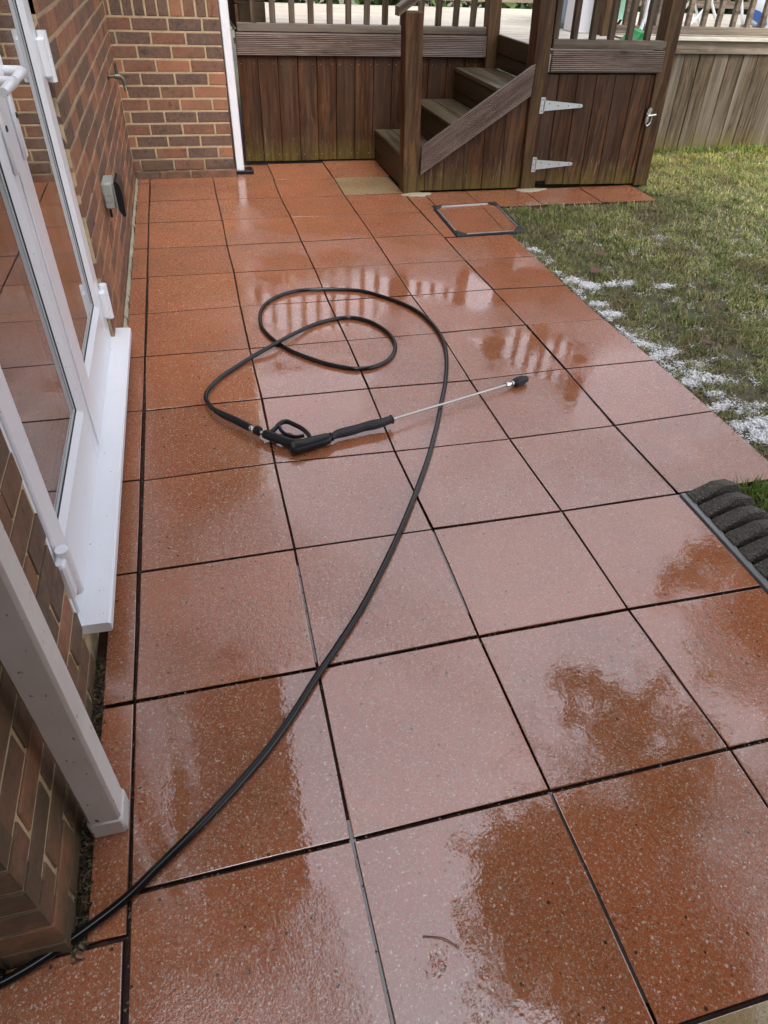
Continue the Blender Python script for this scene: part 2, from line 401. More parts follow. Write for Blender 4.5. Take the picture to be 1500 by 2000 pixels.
def bpy_mod_auto(o):
    me = o.data
    import bmesh
    bm = bmesh.new(); bm.from_mesh(me)
    bmesh.ops.recalc_face_normals(bm, faces=bm.faces)
    for e in bm.edges:
        if len(e.link_faces) == 2 and e.calc_face_angle(0) > math.radians(38): e.smooth = False
    bm.to_mesh(me); bm.free()
def world_loc(o):
    l = Vector(o.location); p = o.parent
    while p: l += Vector(p.location); p = p.parent
    return l
def thing(name, label, cat, loc=(0, 0, 0), group=None):
    o = bpy.data.objects.new(name, None); COL.objects.link(o); o.location = loc; o.empty_display_size = .1
    o['label'] = label; o['category'] = cat
    if group: o['group'] = group
    return o
def tag(o, label, cat, group=None):
    o['label'] = label; o['category'] = cat
    if group: o['group'] = group
    return o
def spline(P, n=8):
    P = [np.array(p, float) for p in P]; P = [2 * P[0] - P[1]] + P + [2 * P[-1] - P[-2]]; out = []
    for i in range(1, len(P) - 2):
        for k in range(n):
            t = k / n; a, b, c, d = P[i - 1:i + 3]
            out.append(.5 * (2 * b + (c - a) * t + (2 * a - 5 * b + 4 * c - d) * t * t + (3 * b - a - 3 * c + d) * t ** 3))
    out.append(P[-2]); return out

# ------------------------------------------------------------------ ground, lawn soil, patio bed
def grid_sheet(name, x0, x1, y0, y1, nx, ny, zf, mat, skip=None):
    V = []; Fs = []
    for j in range(ny + 1):
        for i in range(nx + 1):
            x = x0 + (x1 - x0) * i / nx; y = y0 + (y1 - y0) * j / ny; V.append((x, y, zf(x, y)))
    for j in range(ny):
        for i in range(nx):
            a = j * (nx + 1) + i; Fs.append((a, a + 1, a + nx + 2, a + nx + 1))
    m = MB(); m.v = V; m.f = Fs; return m
ground = grid_sheet('ground', -60, 60, -60, 60, 6, 6, lambda x, y: -.06, SOIL).make('ground', SOIL, kind='structure')
from mathutils import noise as mn
def lawn_z(x, y):
    return -.016 + .011 * mn.noise(Vector((x * 3, y * 3, 0))) + .006 * mn.noise(Vector((x * 11, y * 11, 5)))
lawn = grid_sheet('lawn', 2.26, 8.0, -8.0, 1.2, 150, 240, lambda x, y: lawn_z(x, y) , SOIL)
lawn = lawn.make('lawn', SOIL, smooth=True, kind='structure')
strip = grid_sheet('lawn', 1.86, 2.30, -8.0, -4.10, 20, 160, lawn_z, SOIL).make('lawn', SOIL, smooth=True, kind='structure')
strip2 = grid_sheet('lawn', 2.44, 3.95, -1.5, -.40, 30, 24, lambda x, y: lawn_z(x, y) - .003, SOIL)
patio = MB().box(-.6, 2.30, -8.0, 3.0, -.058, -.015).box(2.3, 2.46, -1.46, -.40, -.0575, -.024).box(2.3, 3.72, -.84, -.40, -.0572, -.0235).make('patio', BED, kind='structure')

# ------------------------------------------------------------------ slabs
def slab(quad, mat=SLAB, gap=.004, th=.034, label=None, zj=.0012, g4=None):
    """quad: 4 plan points ccw starting near-left; gap = inset on each side (or 4 insets: near, right, far, left)"""
    q = [np.array(p[:2], float) for p in quad]; g = g4 or (gap,) * 4
    # move each edge inwards
    lines = []
    for i in range(4):
        a, b = q[i], q[(i + 1) % 4]; d = (b - a) / np.linalg.norm(b - a); n = np.array([-d[1], d[0]]); lines.append((a + n * g[i], d))
    def inter(l1, l2):
        (a, d), (b, e) = l1, l2; A = np.array([[d[0], -e[0]], [d[1], -e[1]]]); t = np.linalg.solve(A, b - a); return a + d * t[0]
    c = [inter(lines[i - 1], lines[i]) for i in range(4)]
    z = random.uniform(-zj, zj); tx, ty = random.uniform(-.002, .002), random.uniform(-.002, .002)
    cen = sum(c) / 4
    def Z(p, off): return off + z + (p[0] - cen[0]) * tx + (p[1] - cen[1]) * ty
    V = []; bev = .0016
    def ring(ins, off):
        for i in range(4):
            for t in ((.0, .5)):
                p = c[i] * (1 - t) + c[(i + 1) % 4] * t
                d = cen - p; L = np.linalg.norm(d)
                j = random.uniform(-.0012, .0010)
                pp = p + np.sign(cen - p) * np.minimum(abs(cen - p), ins) + j
                V.append((pp[0], pp[1], Z(pp, off)))
    ring(0, -th); ring(0, -bev); ring(bev * .5, -bev * .3); ring(bev * 1.3, 0)
    Fs = []
    for r in range(3):
        for k in range(8): Fs.append((r * 8 + k, r * 8 + (k + 1) % 8, (r + 1) * 8 + (k + 1) % 8, (r + 1) * 8 + k))
    Fs.append(tuple(range(24, 32)))
    o = MB().add(V, Fs).make('paving_slab', mat, patio, origin=(cen[0], cen[1], 0), label=label)
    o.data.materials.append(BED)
    for i in range(16): o.data.polygons[i].material_index = 1  # wet sides take the dark bed colour, painting in the joint's shade
    return o
MEAS = {0: {1: (292, 393), 2: (290, 435), 3: (289, 485), 4: (288, 541), 5: (287, 613), 6: (283, 697), 7: (282, 803), 8: (278, 939), 9: (272, 1117), 10: (262, 1370)},
    1: {0: (417, 353), 1: (424, 389), 2: (434, 430), 3: (443, 479), 4: (457, 532), 5: (469, 598), 6: (487, 681), 7: (511, 779), 8: (537, 904), 9: (575, 1072), 10: (620, 1305), 11: (688, 1640)},
    2: {0: (534, 351), 1: (548, 386), 2: (568, 424), 3: (589, 472), 4: (614, 524), 5: (641, 588), 6: (678, 665), 7: (720, 759), 8: (771, 881), 9: (845, 1033), 10: (935, 1243), 11: (1075, 1545)},
    3: {0: (651, 346), 1: (673, 382), 2: (699, 419), 3: (730, 464), 4: (764, 516), 5: (804, 577), 6: (860, 650), 7: (918, 743), 8: (995, 857), 9: (1097, 998), 10: (1227, 1190), 11: (1425, 1462)},
    4: {3: (862, 457), 4: (909, 509), 5: (963, 565), 6: (1027, 634), 7: (1104, 720), 8: (1200, 831), 9: (1324, 964), 10: (1489, 1145)},
    5: {4: (1043, 500), 5: (1104, 557), 6: (1179, 623), 7: (1277, 703), 8: (1392, 803)}}
LX = [0, .461, .922, 1.383, 1.840, 2.302]
def corner(c, r):
    if c in MEAS and r in MEAS[c]: return at(*MEAS[c][r])[:2]
    return np.array([LX[c], -.457 * r])
WJ = {0: .0048, 1: .0033, 2: .0033, 3: .0030, 4: .0052, 5: .001}      # half joint beside each column line
for c in range(4):
    for r in range(0, 13):
        quad = [corner(c, r + 1), corner(c + 1, r + 1), corner(c + 1, r), corner(c, r)]
        if c == 3 and r == 0:
            slab(quad, SLABY, label='pale yellow slab beside the bottom step', g4=(.003,) * 4); continue
        rj = .0036 if r < 5 else .0034 if r < 9 else .0045
        slab(quad, SLABY if (r == 12 and c >= 2) else SLAB, g4=(rj, WJ[c + 1], rj, WJ[c]), label='pale yellow slab at the near edge' if (r == 12 and c >= 2) else None)
for r in range(4, 9):
    slab([corner(4, r + 1), corner(5, r + 1), corner(5, r), corner(4, r)], g4=(.0033 if r < 7 else .004, .0, .0033, WJ[4]))
y0 = at(900, 463)[1]
slab([corner(4, 4), corner(5, 4), (2.30, -1.440), (1.845, -1.446)], g4=(.002, 0, .001, .002))
slab([(1.842, -1.43), (1.925, -1.43), (1.945, -.86), (1.842, -.86)], gap=.0015)
R2 = lambda x0, x1, y0, y1: [(x0, y0), (x1, y0), (x1, y1), (x0, y1)]
slab(R2(0, .461, .002, .118), gap=.002); slab(R2(.461, .65, .002, .118), g4=(.002, 0, .002, .002))
slab(R2(.65, .925, .002, .44), g4=(.002, .003, .002, .0005)); slab(R2(.925, 1.39, .002, .475), gap=.0036); slab(R2(1.39, 1.85, .002, .52), gap=.0036)
slab(R2(1.84, 1.99, -.86, -.5), gap=.0025)
ys = [.118] + [-.457 * r for r in range(0, 11)]
for i in range(len(ys) - 1):
    slab(R2(-.083 if i < 10 else -.076, 0, ys[i + 1], ys[i]), g4=(.0034 if i < 8 else .004, WJ[0], .0034, .0))
slab(R2(-.076, 0, -5.100, -4.571), g4=(.001, .003, .006, 0))
slab(R2(-.47, -.006, -5.56, -5.105), g4=(.003, .003, .004, .003)); slab(R2(-.95, -.47, -5.56, -5.105), gap=.004)
slab(R2(-.47, -.006, -6.02, -5.56), gap=.004)
tops = [(805, 389, 818, 403), (911, 378, 937, 396), (1032, 378, 1058, 399), (1133, 366, 1173, 395), (1238, 363, 1276, 390)]
bx = [(at(a, b)[0], at(c_, d)[0]) for a, b, c_, d in tops]
for i in range(4):
    xl = (bx[i][0] + bx[i][1]) / 2; xr = (bx[i + 1][0] + bx[i + 1][1]) / 2
    if i == 0: xl = 1.99
    slab([(xl, -.860 if i else -.80), (xr, -.865), (xr, -.455), (xl, -.455)], gap=.003)
slab([(1.935, -.86), (1.99, -.86), (1.99, -.80), (1.935, -.80)], gap=.001)
# standing water in some of the wide joints near the camera
mbw = MB()
for (c, ra, rb) in ((1, 9.15, 9.95), (1, 10.9, 11.9), (2, 9.02, 9.8), (2, 11.0, 11.9), (3, 7.1, 8.0), (3, 8.95, 9.95), (3, 10.1, 10.95), (4, 7.05, 8.95), (4, 9.0, 9.9)):
    p0 = corner(c, int(math.floor(ra))); p1 = corner(c, int(math.floor(ra)) + 1)
    d = p1 - p0; a = p0 + d * (ra - math.floor(ra)); b = p0 + d * min(1, rb - math.floor(ra))
    if rb - math.floor(ra) > 1: b = corner(c, int(rb)) + (corner(c, int(rb) + 1) - corner(c, int(rb))) * (rb % 1)
    n = 24; h = .0075
    pts = [a + (b - a) * k / n for k in range(n + 1)]
    V = []; 
    for k, p in enumerate(pts):
        h_ = h * (.35 + .65 * abs(math.sin(k * .55 + c * 2 + ra)))
        V += [(p[0] - h_, p[1], -.0055), (p[0] + h_, p[1], -.0055)]
    mbw.add(V, [(2 * k, 2 * k + 1, 2 * k + 3, 2 * k + 2) for k in range(n)])
mbw.make('standing_water', WATER, patio, kind='stuff')
# cement blobs at the post feet, sealant fillet along the wall foot
def blob(cx, cy, rx, ry, h, mat, name, parent, label=None, seed=0):
    V = [(cx, cy, h)]; n = 22; rnd = random.Random(seed); prof = [rnd.uniform(.75, 1.15) for _ in range(n)]
    for ring_, hh in ((.5, h * .9), (.85, h * .55), (1.0, -.004)):
        for k in range(n):
            a = 2 * PI * k / n; rr = ring_ * prof[k]; V.append((cx + rx * rr * math.cos(a), cy + ry * rr * math.sin(a), hh + rnd.uniform(-.001, .001)))
    Fs = [(0, 1 + k, 1 + (k + 1) % n) for k in range(n)]
    for r_ in range(2):
        for k in range(n): Fs.append((1 + r_ * n + k, 1 + (r_ + 1) * n + k, 1 + (r_ + 1) * n + (k + 1) % n, 1 + r_ * n + (k + 1) % n))
    return MB().add(V, Fs).make(name, mat, parent, smooth=True, label=label)
blob(1.93, -.50, .125, .055, .008, CEMENT, 'cement_patch', patio, seed=1)
blob(2.86, -.485, .14, .05, .008, CEMENT, 'cement_patch', patio, seed=2)
mf = MB()
for i in range(40):
    ya = .12 - i * .068; yb = ya - .068; x = -.088 + random.uniform(-.004, .006); z_ = .014 + random.uniform(-.003, .006)
    mf.add([(-.103, ya, -.01), (x, ya, -.01), (-.1, ya, z_), (-.103, yb, -.01), (x + .001, yb, -.01), (-.1, yb, z_)], [(1, 4, 5, 2), (0, 2, 5, 3)])
mf.make('cement_fillet', CEMENT, patio)
blob(.66, .225, .03, .02, .01, CEMENT, 'cement_patch', patio, seed=5)

# ------------------------------------------------------------------ manhole cover
mh = thing('manhole_cover', 'square manhole cover inlaid with red slab pieces, at the lawn corner', 'manhole cover', (2.19, -1.1, 0))
A, B_, C_, D_ = [at(*p)[:2] for p in ((843, 403), (893, 462), (1025, 453), (968, 395))]     # far-left, near-left, near-right, far-right
def lerp(a, b, t): return a * (1 - t) + b * t
def frame_ring(q, w1, z0, z1, name, mat):
    cen = sum(q) / 4; inn = [p + (cen - p) * w1 for p in q]; m = MB()
    for i in range(4):
        a, b, c_, d = q[i], q[(i + 1) % 4], inn[(i + 1) % 4], inn[i]
        m.hexa([(*a, z0), (*b, z0), (*c_, z0), (*d, z0), (*a, z1), (*b, z1), (*c_, z1), (*d, z1)])
    return m.make(name, mat, mh)
qq = [B_, C_, D_, A]
frame_ring(qq, .058, -.02, .0045, 'outer_frame', LEAD)
cen = sum(qq) / 4; q2 = [p + (cen - p) * .064 for p in qq]
frame_ring(q2, .022, -.02, .0065, 'tray_rim', ZINC)
q3 = [p + (cen - p) * .090 for p in qq]
def piece(u0, u1, v0, v1):
    P = lambda u, v: lerp(lerp(q3[0], q3[1], u), lerp(q3[3], q3[2], u), v)
    o = slab([P(u0, v0), P(u1, v0), P(u1, v1), P(u0, v1)], gap=.0015, zj=.0005); o.parent = mh; o.location = Vector(o.location) - Vector(mh.location) + Vector(patio.location); o.name = 'inlay_slab'
piece(0, .76, 0, .86); piece(.76, 1, 0, .86); piece(0, .76, .86, 1); piece(.76, 1, .86, 1)
for i, p in enumerate(qq):
    a = p + (cen - p) * .04; b1 = lerp(p, qq[(i + 1) % 4], .13); b2 = lerp(p, qq[i - 1], .13)
    b1 = b1 + (cen - b1) * .06; b2 = b2 + (cen - b2) * .06
    MB().add([(*a, .0085), (*b1, .0085), (*b2, .0085), (*a, .001), (*b1, .001), (*b2, .001)], [(0, 1, 2), (5, 4, 3), (0, 3, 4, 1), (1, 4, 5, 2), (2, 5, 3, 0)]).make('corner_plate', LEAD, mh)

# ------------------------------------------------------------------ house
house = thing('house', 'brick house on the left with white glazed doors opening onto the patio', 'house', (-.6, -2, 0))
Zc = lambda k: .0545 + .0785 * k          # underside of course k (joint centre)
XW = -.10; YW = .125; YR = -5.105; YN = -4.43; YF = -2.78; HT = 5.0
wall = MB()
e = .0035
wall.box(XW - .25, XW - e, YF, YW + .1, -.05, HT)
wall.box(XW - .25, XW - e, YR + e, YN, -.05, HT)
wall.box(XW - .25, XW - e, YN, YF, 2.2, HT); wall.box(XW - .25, XW - e, YN, YF, -.05, .088)
wall.box(-3.5, XW - .25, YR + e, YR + .25, -.05, HT)
wall.box(XW - e, .632, YW + e, YW + .25, -.05, HT); wall.box(.38, .632, YW + .25, 6.0, -.05, HT)
wall_o = wall.make('wall', MORTAR, house)
nb = [0]; extra = {B_O: MB(), B_B: MB(), B_D: MB()}
MAXB = 296
def pick(w=(.2, .42, .38)): return random.choices((B_O, B_B, B_D), w)[0]
def brick(x0, x1, y0, y1, z0, z1, mat=None, vis=True):
    mat = mat or pick()
    if vis and nb[0] < MAXB:
        nb[0] += 1
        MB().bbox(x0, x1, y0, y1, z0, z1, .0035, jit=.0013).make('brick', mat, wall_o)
    else: extra[mat].box(x0, x1, y0, y1, z0, z1)
J = .0056
# return wall (faces the camera): joints read off course by course, top to bottom
rows = [((118, 195), (770, 985, 1185), 'BDDD'), ((195, 272), (680, 885, 1090), 'DDBD'), ((272, 345), (805, 1005, 1205), 'BDBD'), ((345, 422), (720, 915, 1115), 'OBOB'),
    ((422, 497), (825, 1025, 1220), 'DDDO'), ((497, 572), (745, 940, 1135), 'ODBO'), ((572, 645), (870, 1055, 1245), 'BBOO'), ((645, 717), (765, 965, 1155), 'ODDD'),
    ((717, 787), (880, 1070, 1260), 'BDBB'), ((787, 858), (800, 985, 1175), 'ODDD'), ((858, 925), (915, 1100, 1280), 'DBDO'), ((925, 990), (825, 1020, 1200), 'BDBD'), ((1000, 1040), (935, 1120, 1390), 'DBBB')]
MT = {'B': B_B, 'D': B_D, 'O': B_O}
for i, (zz, js, cs) in enumerate(rows):
    k = 11 - i; ym = (zz[0] + zz[1]) / 6
    z0, z1 = (Zc(k), Zc(k + 1)) if k >= 0 else (-.03, Zc(0))
    xs = [XW - .004] + [at(j / 3, ym, 1, YW)[0] for j in js] + [.637]
    proud = .012 if k < 0 else .006 if k == 0 else 0
    for j in range(len(xs) - 1):
        if xs[j + 1] - xs[j] < .03: continue
        x1 = min(xs[j + 1], .637 if k >= 0 else .66)
        brick(xs[j] + J, x1 - (J if j < len(xs) - 2 else 0), YW - proud, YW + .05, z0 + J, z1 - J, MT[cs[j]])
xs_s = [XW - .004] + [at(j / 3, 60 / 3, 1, YW)[0] for j in (640, 715, 780, 850, 920, 990, 1070, 1145, 1210)] + [.637]
for j, cch in enumerate('BDDDDDOBDB'):
    if xs_s[j + 1] - xs_s[j] > .03: brick(xs_s[j] + J, xs_s[j + 1] - J, YW, YW + .05, Zc(12) + J, Zc(12) + .215, MT[cch])
for k in range(15, 62):
    off = .116 * (k % 2); x = XW - off
    while x < .62:
        a, b = max(x, XW), min(x + .232, .637)
        if b - a > .03: brick(a + J, b - J, YW, YW + .05, Zc(k) + J, Zc(k + 1) - J, None, False)
        x += .232
# left wall, far part then near part; bricks show their short ends at the door opening
def left_run(ya, yb, kmax_vis, kmin=-1, open_lo=None, open_hi=None):
    for k in range(kmin, 62):
        z0, z1 = (Zc(k), Zc(k + 1)) if k >= 0 else (-.03, Zc(0))
        off = .116 * (k % 2) + .03
        y = ya - off + (random.uniform(-.004, .004))
        while y < yb:
            a, b = max(y, ya), min(y + .232, yb)
            if b - a > .025:
                x = XW + random.uniform(-.0012, .0015)
                brick(-.17 if (a == ya or b == yb) else -.14, x, a + (J if a > ya else 0), b - (J if b < yb else 0), z0 + J, z1 - J, pick((.30, .42, .28)), k <= kmax_vis)
            y += .232
left_run(YF, YW - .002, 14)
left_run(YR, YN, 10)
for k in range(27, 62):
    y = YN - .116 * (k % 2)
    while y < YF:
        a, b = max(y, YN), min(y + .232, YF)
        if b - a > .03: brick(-.14, XW, a + J, b - J, Zc(k) + J, Zc(k + 1) - J, None, False)
        y += .232
for k in range(-1, 62):          # gable side facing the camera, beyond the near corner
    z0, z1 = (Zc(k), Zc(k + 1)) if k >= 0 else (-.03, Zc(0))
    x = XW - .112 * (k % 2) - .232 - (0 if k % 2 else -.0)
    first = True; xr = XW
    xx = XW
    wd = .110 if k % 2 else .232
    while xx > -3.3:
        a = xx - wd
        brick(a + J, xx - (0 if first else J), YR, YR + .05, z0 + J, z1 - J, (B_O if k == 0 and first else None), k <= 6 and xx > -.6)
        xx = a; wd = .232; first = False
for k in range(0, 62):
    y = YW + .05 - .116 * (k % 2)
    while y < 6:
        a, b = max(y, YW + .055), min(y + .232, 6)
        if b - a > .03: extra[pick()].box(.58, .638, a + J, b - J, Zc(k) + J, Zc(k + 1) - J)
        y += .232
for mt, m_ in extra.items(): m_.make('upper_brickwork', mt, house, kind='stuff')
eav = MB().box(-3.6, .42, -5.5, 6.3, HT, HT + .16).make('eaves_board', UPVC, house)
roof = MB().add([(-3.6, -5.55, HT + .16), (.50, -5.55, HT + .161), (-3.6, -5.55, HT + 2.3), (-3.6, 6.3, HT + .16), (.50, 6.3, HT + .161), (-3.6, 6.3, HT + 2.3)], [(0, 1, 2), (5, 4, 3), (1, 4, 5, 2), (0, 3, 4, 1), (2, 5, 3, 0)]).make('roof', BARK, house)
MB().box(-3.5, -3.3, YR + .25, 6, 0, HT).box(-3.5, .38, 5.8, 6, 0, HT).make('back_wall', MORTAR, house)
# room behind the glass
room = MB().box(-2.6, -.36, YN - .3, YF + .6, .06, .10).make('room_floor', m_plain('room_carpet', (.45, .40, .34), .9), house)
MB().box(-2.7, -2.6, YN - .4, YF + .7, .0, 2.5).box(-2.6, -.36, YN - .4, YN - .3, 0, 2.5).box(-2.6, -.36, YF + .6, YF + .7, 0, 2.5).box(-2.6, -.36, YN - .3, YF + .6, 2.4, 2.5).make('room_wall', m_plain('room_paint', (.5, .47, .42), .9), house)

# ------------------------------------------------------------------ patio doors (a part of the house)
XF = -.116                       # outer face of the frame
door = MB()
door.bbox(-.20, XF, YF - .052, YF - .002, .128, 2.19, .003).bbox(-.20, XF, YN + .002, YN + .052, .128, 2.19, .003)
door.bbox(-.20, XF, YN + .054, YF - .054, 2.14, 2.19, .003).bbox(-.20, XF + .001, YN + .004, YF - .004, .088, .134, .003)
door_o = door.make('patio_door', UPVC, house)
sill = MB().prism([(-.205, .094), (-.045, .088), (-.040, .093), (-.040, .116), (-.046, .121), (-.205, .137 - .010)], 1, -4.405, -2.695)
sill.make('sill', UPVC, door_o)
SPACER = m_plain('pale_spacer', (.55, .62, .64), .35)
def leaf(y0, y1, gy0, gy1, zb=.136, zt=2.135, gz0=.318, gz1=2.03):
    xf = XF + .006; xb = -.178
    MB().bbox(xb, xf, y0, gy0, zb, zt, .004).make('stile', UPVC, door_o)
    MB().bbox(xb, xf, gy1, y1, zb, zt, .004).make('stile', UPVC, door_o)
    MB().bbox(xb, xf - .0008, gy0, gy1, zb, gz0, .002).make('bottom_rail', UPVC, door_o)
    MB().bbox(xb, xf - .0008, gy0, gy1, gz1, zt, .002).make('top_rail', UPVC, door_o)
    # sloping bead and dark gasket round the pane
    w_ = .018; g = .0028; xo = xf - .002; xi = xf - .016
    for (nm, a, b, xa, xb2, mt) in (('glazing_bead', 0, w_, xo, xi, UPVC), ('gasket', w_, w_ + g, xi + .001, xi - .001, GASKET)):
        o = [(gy0 + a, gz0 + a), (gy1 - a, gz0 + a), (gy1 - a, gz1 - a), (gy0 + a, gz1 - a)]
        i_ = [(gy0 + b, gz0 + b), (gy1 - b, gz0 + b), (gy1 - b, gz1 - b), (gy0 + b, gz1 - b)]
        m = MB()
        V = [(xa, *p) for p in o] + [(xb2, *p) for p in i_] + [(xb2 - .01, *p) for p in o] + [(xb2 - .01, *p) for p in i_]
        Fs = []
        for k in range(4):
            k2 = (k + 1) % 4
            Fs += [(k, k2, 4 + k2, 4 + k), (4 + k, 4 + k2, 12 + k2, 12 + k), (8 + k2, 8 + k, 12 + k, 12 + k2), (k2, k, 8 + k, 8 + k2)]
        m.add(V, Fs).make(nm, mt, door_o)
    a, b = w_ + g, w_ + g + .013; m = MB()
    o = [(gy0 + a, gz0 + a), (gy1 - a, gz0 + a), (gy1 - a, gz1 - a), (gy0 + a, gz1 - a)]
    i_ = [(gy0 + b, gz0 + b), (gy1 - b, gz0 + b), (gy1 - b, gz1 - b), (gy0 + b, gz1 - b)]
    for k in range(4):
        k2 = (k + 1) % 4; xs_ = xi - .0025
        m.add([(xs_, *o[k]), (xs_, *o[k2]), (xs_, *i_[k2]), (xs_, *i_[k]), (xs_ - .0012, *o[k]), (xs_ - .0012, *o[k2]), (xs_ - .0012, *i_[k2]), (xs_ - .0012, *i_[k])], [(0, 1, 2, 3), (7, 6, 5, 4), (2, 6, 7, 3), (0, 4, 5, 1)])
    m.make('spacer_bar', SPACER, door_o)
    a = w_ + g * .5
    MB().box(xi - .010, xi - .004, gy0 + a, gy1 - a, gz0 + a, gz1 - a).make('glass_pane', GLASS, door_o)
leaf(-3.598, YF - .056, -3.490, YF - .150)
leaf(YN + .056, -3.604, YN + .150, -3.700)
# raised grooves on the meeting stiles
MB().bbox(XF + .0065, XF + .011, -3.640, -3.562, .15, 2.12, .002).make('meeting_strip', UPVC, door_o)
for yy, dr in ((-3.525, -1), (-3.680, -1)):
    zc = 1.16
    MB().bbox(XF + .006, XF + .017, yy - .017, yy + .017, zc - .17, zc + .06, .005).make('handle_plate', UPVC, door_o, smooth='auto')
    MB().tube([(XF + .015, yy, zc + .025), (XF + .052, yy, zc + .025), (XF + .060, yy - .012, zc + .025), (XF + .060, yy - .06, zc + .025), (XF + .058, yy - .125, zc + .023)], [.012, .0115, .012, .0105, .010], 12).make('lever_handle', UPVC, door_o, smooth='auto')
    MB().tube([(XF + .017, yy, zc - .07), (XF + .0195, yy, zc - .07)], .007, 12).make('keyhole', BLACK, door_o)
for (yy, zc) in ((YF - .045, 1.13), (YF - .045, .30), (YN + .045, .30)):
    m = MB(); s_ = 1 if yy > -3.5 else -1
    m.tube([(XF + .022, yy, zc - .07), (XF + .022, yy, zc + .07)], .0155, 14)
    m.make('hinge_barrel', UPVC, door_o, smooth='auto')
    for q in (-.026, 0.0, .028):
        MB().tube([(XF + .022, yy, zc + q - .0012), (XF + .022, yy, zc + q + .0012)], .0160, 14).make('hinge_ring', WHITE_PL, door_o)
    MB().bbox(XF + .004, XF + .028, yy - .045, yy + .012, zc - .055, zc + .055, .006).make('hinge_plate', UPVC, door_o)

# ------------------------------------------------------------------ downpipes, socket, tap
dp = thing('downpipe', 'mud spotted square white downpipe beside the near brick corner', 'downpipe', (-.04, -4.87, 0))
px0, px1, py0, py1 = -.073, -.008, -4.898, -4.832
MB().bbox(px0, px1, py0, py1, .045, HT, .006).make('pipe', PIPE, dp, smooth='auto')
MB().bbox(px0 - .0035, px1 + .0035, py0 - .0035, py1 + .0035, .002, .062, .006).make('pipe_shoe', PIPE, dp, smooth='auto')
for zc in (1.9, 3.8): MB().bbox(-.10, px1 + .004, py0 - .004, py1 + .004, zc, zc + .03, .003).make('pipe_bracket', PIPE, dp)
dp2 = thing('downpipe', 'clean white downpipe between the brick return wall and the deck', 'downpipe', (.69, .24, 0))
MB().bbox(.655, .719, .20, .265, .018, HT, .006, lean=.012).make('pipe', UPVC, dp2, smooth='auto')
MB().bbox(.642, .655, .19, .27, .0, HT, .002, lean=.012).make('dark_gap_strip', m_plain('gap_shade_brown', (.05, .025, .014), .6), dp2)  # dark strip added for the shade in the gap behind the pipe
MB().bbox(.645, .785, .175, .30, -.01, .026, .004).make('gully_hopper', BLACK, dp2)
sk = thing('outdoor_socket', 'grey weatherproof socket box with black lid on the left brick wall', 'socket', (-.1, -2.07, .5))
prof = lambda x0, x1, z0, z1: None
MB().bbox(-.0995, -.050, -2.145, -2.0, .452, .566, .008).make('back_box', GREY_PL, sk, smooth='auto')
MB().bbox(-.048, -.041, -2.146, -1.999, .452, .568, .003).make('seal_band', GREY_PL, sk)
MB().prism([(-.0405, .449), (-.026, .418), (-.014, .421), (-.010, .52), (-.018, .558), (-.028, .572), (-.0405, .572)], 1, -2.147, -1.998).make('lid', BLACK, sk)
m = MB(); cy, cz = -.076, .50
m.tube([(-.076, -2.1445, .50), (-.076, -2.1475, .50)], .0175, 20, up=(0, 0, 1)); m.make('knockout', m_plain('dark_grey_plastic', (.30, .30, .26), .5), sk)
MB().tube([(-.076, -2.147, .50), (-.076, -2.1490, .50)], .0145, 20).make('knockout_disc', GREY_PL, sk)
MB().tube([(-.085, -2.08, .452), (-.085, -2.08, .40)], .006, 8).make('cable_gland', BLACK, sk)
tp = thing('outdoor_tap', 'small weathered brass garden tap sticking out of the wall near the corner', 'tap', (-.1, -.6, .76))
ty = -.62
MB().tube([(-.102, ty, .765), (-.094, ty, .765)], .020, 14).make('wall_flange', LEAD, tp, smooth='auto')
MB().tube([(-.10, ty, .765), (-.065, ty, .765), (-.06, ty, .765), (-.035, ty, .765), (-.02, ty, .757), (-.012, ty, .735), (-.012, ty, .715)], [.010, .010, .015, .015, .012, .010, .010], 12).make('tap_body', m_plain('old_brass', (.22, .19, .14), .45, 50, Metallic=.8), tp, smooth='auto')
MB().tube([(-.045, ty, .775), (-.045, ty, .815)], [.010, .007], 10).make('spindle', LEAD, tp)
MB().tube([(-.045, ty - .028, .822), (-.045, ty, .818), (-.045, ty + .028, .822)], [.006, .005, .006], 8).make('tap_handle', LEAD, tp)
MB().tube([(-.012, ty, .717), (-.010, ty, .690)], [.013, .011], 10).make('hose_connector', CHROME, tp, smooth='auto')

# ------------------------------------------------------------------ timber deck
deck = thing('timber_deck', 'raised brown timber deck with balustrade, stairs and storage hatch', 'deck', (2.8, .6, 0))
YD = .50; LN = .055; YP = -.47
def wpart(name, mat, parent, *a, b=.003, lean=0.0, **k): return MB().bbox(*a, b=b, lean=lean, jit=.0006).make(name, mat, parent, **k)
zf0, zf1, zr1 = .745, .892, .945
MB().box(.76, 2.8, YD + .035, YD + .05, .0, .9).make('backing_panel', DARKGAP, deck)
x = .757
while x < 2.76:
    x2 = min(x + .152, 2.78)
    wpart('cladding_board', W_BOARD, deck, x + .002, x2 - .002, YD + random.uniform(.004, .008), YD + .027, .010 + random.uniform(0, .006), zf0 - .004)
    for zz in (.69, .06):
        for q in (.028, .124):
            if x + q < x2 - .01: MB().tube([(x + q, YD + .006, zz), (x + q, YD + .0015, zz)], .0028, 6).make('nail', STEEL, deck)
    x = x2
wpart('fascia_board', W_RIB, deck, .757, 2.745, YD - .022, YD + .002, zf0, zf1 - .004, b=.005)
wpart('base_rail', W_RAIL, deck, .775, 2.735, YD - .012, YD + .035, zf1, zr1, b=.004)
def balusters(x0, x1, pitch, y, z0, z1, lean=0.0, mat=W_BAL, start=None):
    x = start if start is not None else x0 + pitch * .5
    while x < x1 - .03:
        wpart('baluster', mat, deck, x - .0205, x + .0205, y - .02, y + .021, z0, z1, lean=lean); x += pitch
b0 = at(495, 44, 1, YD)[0]
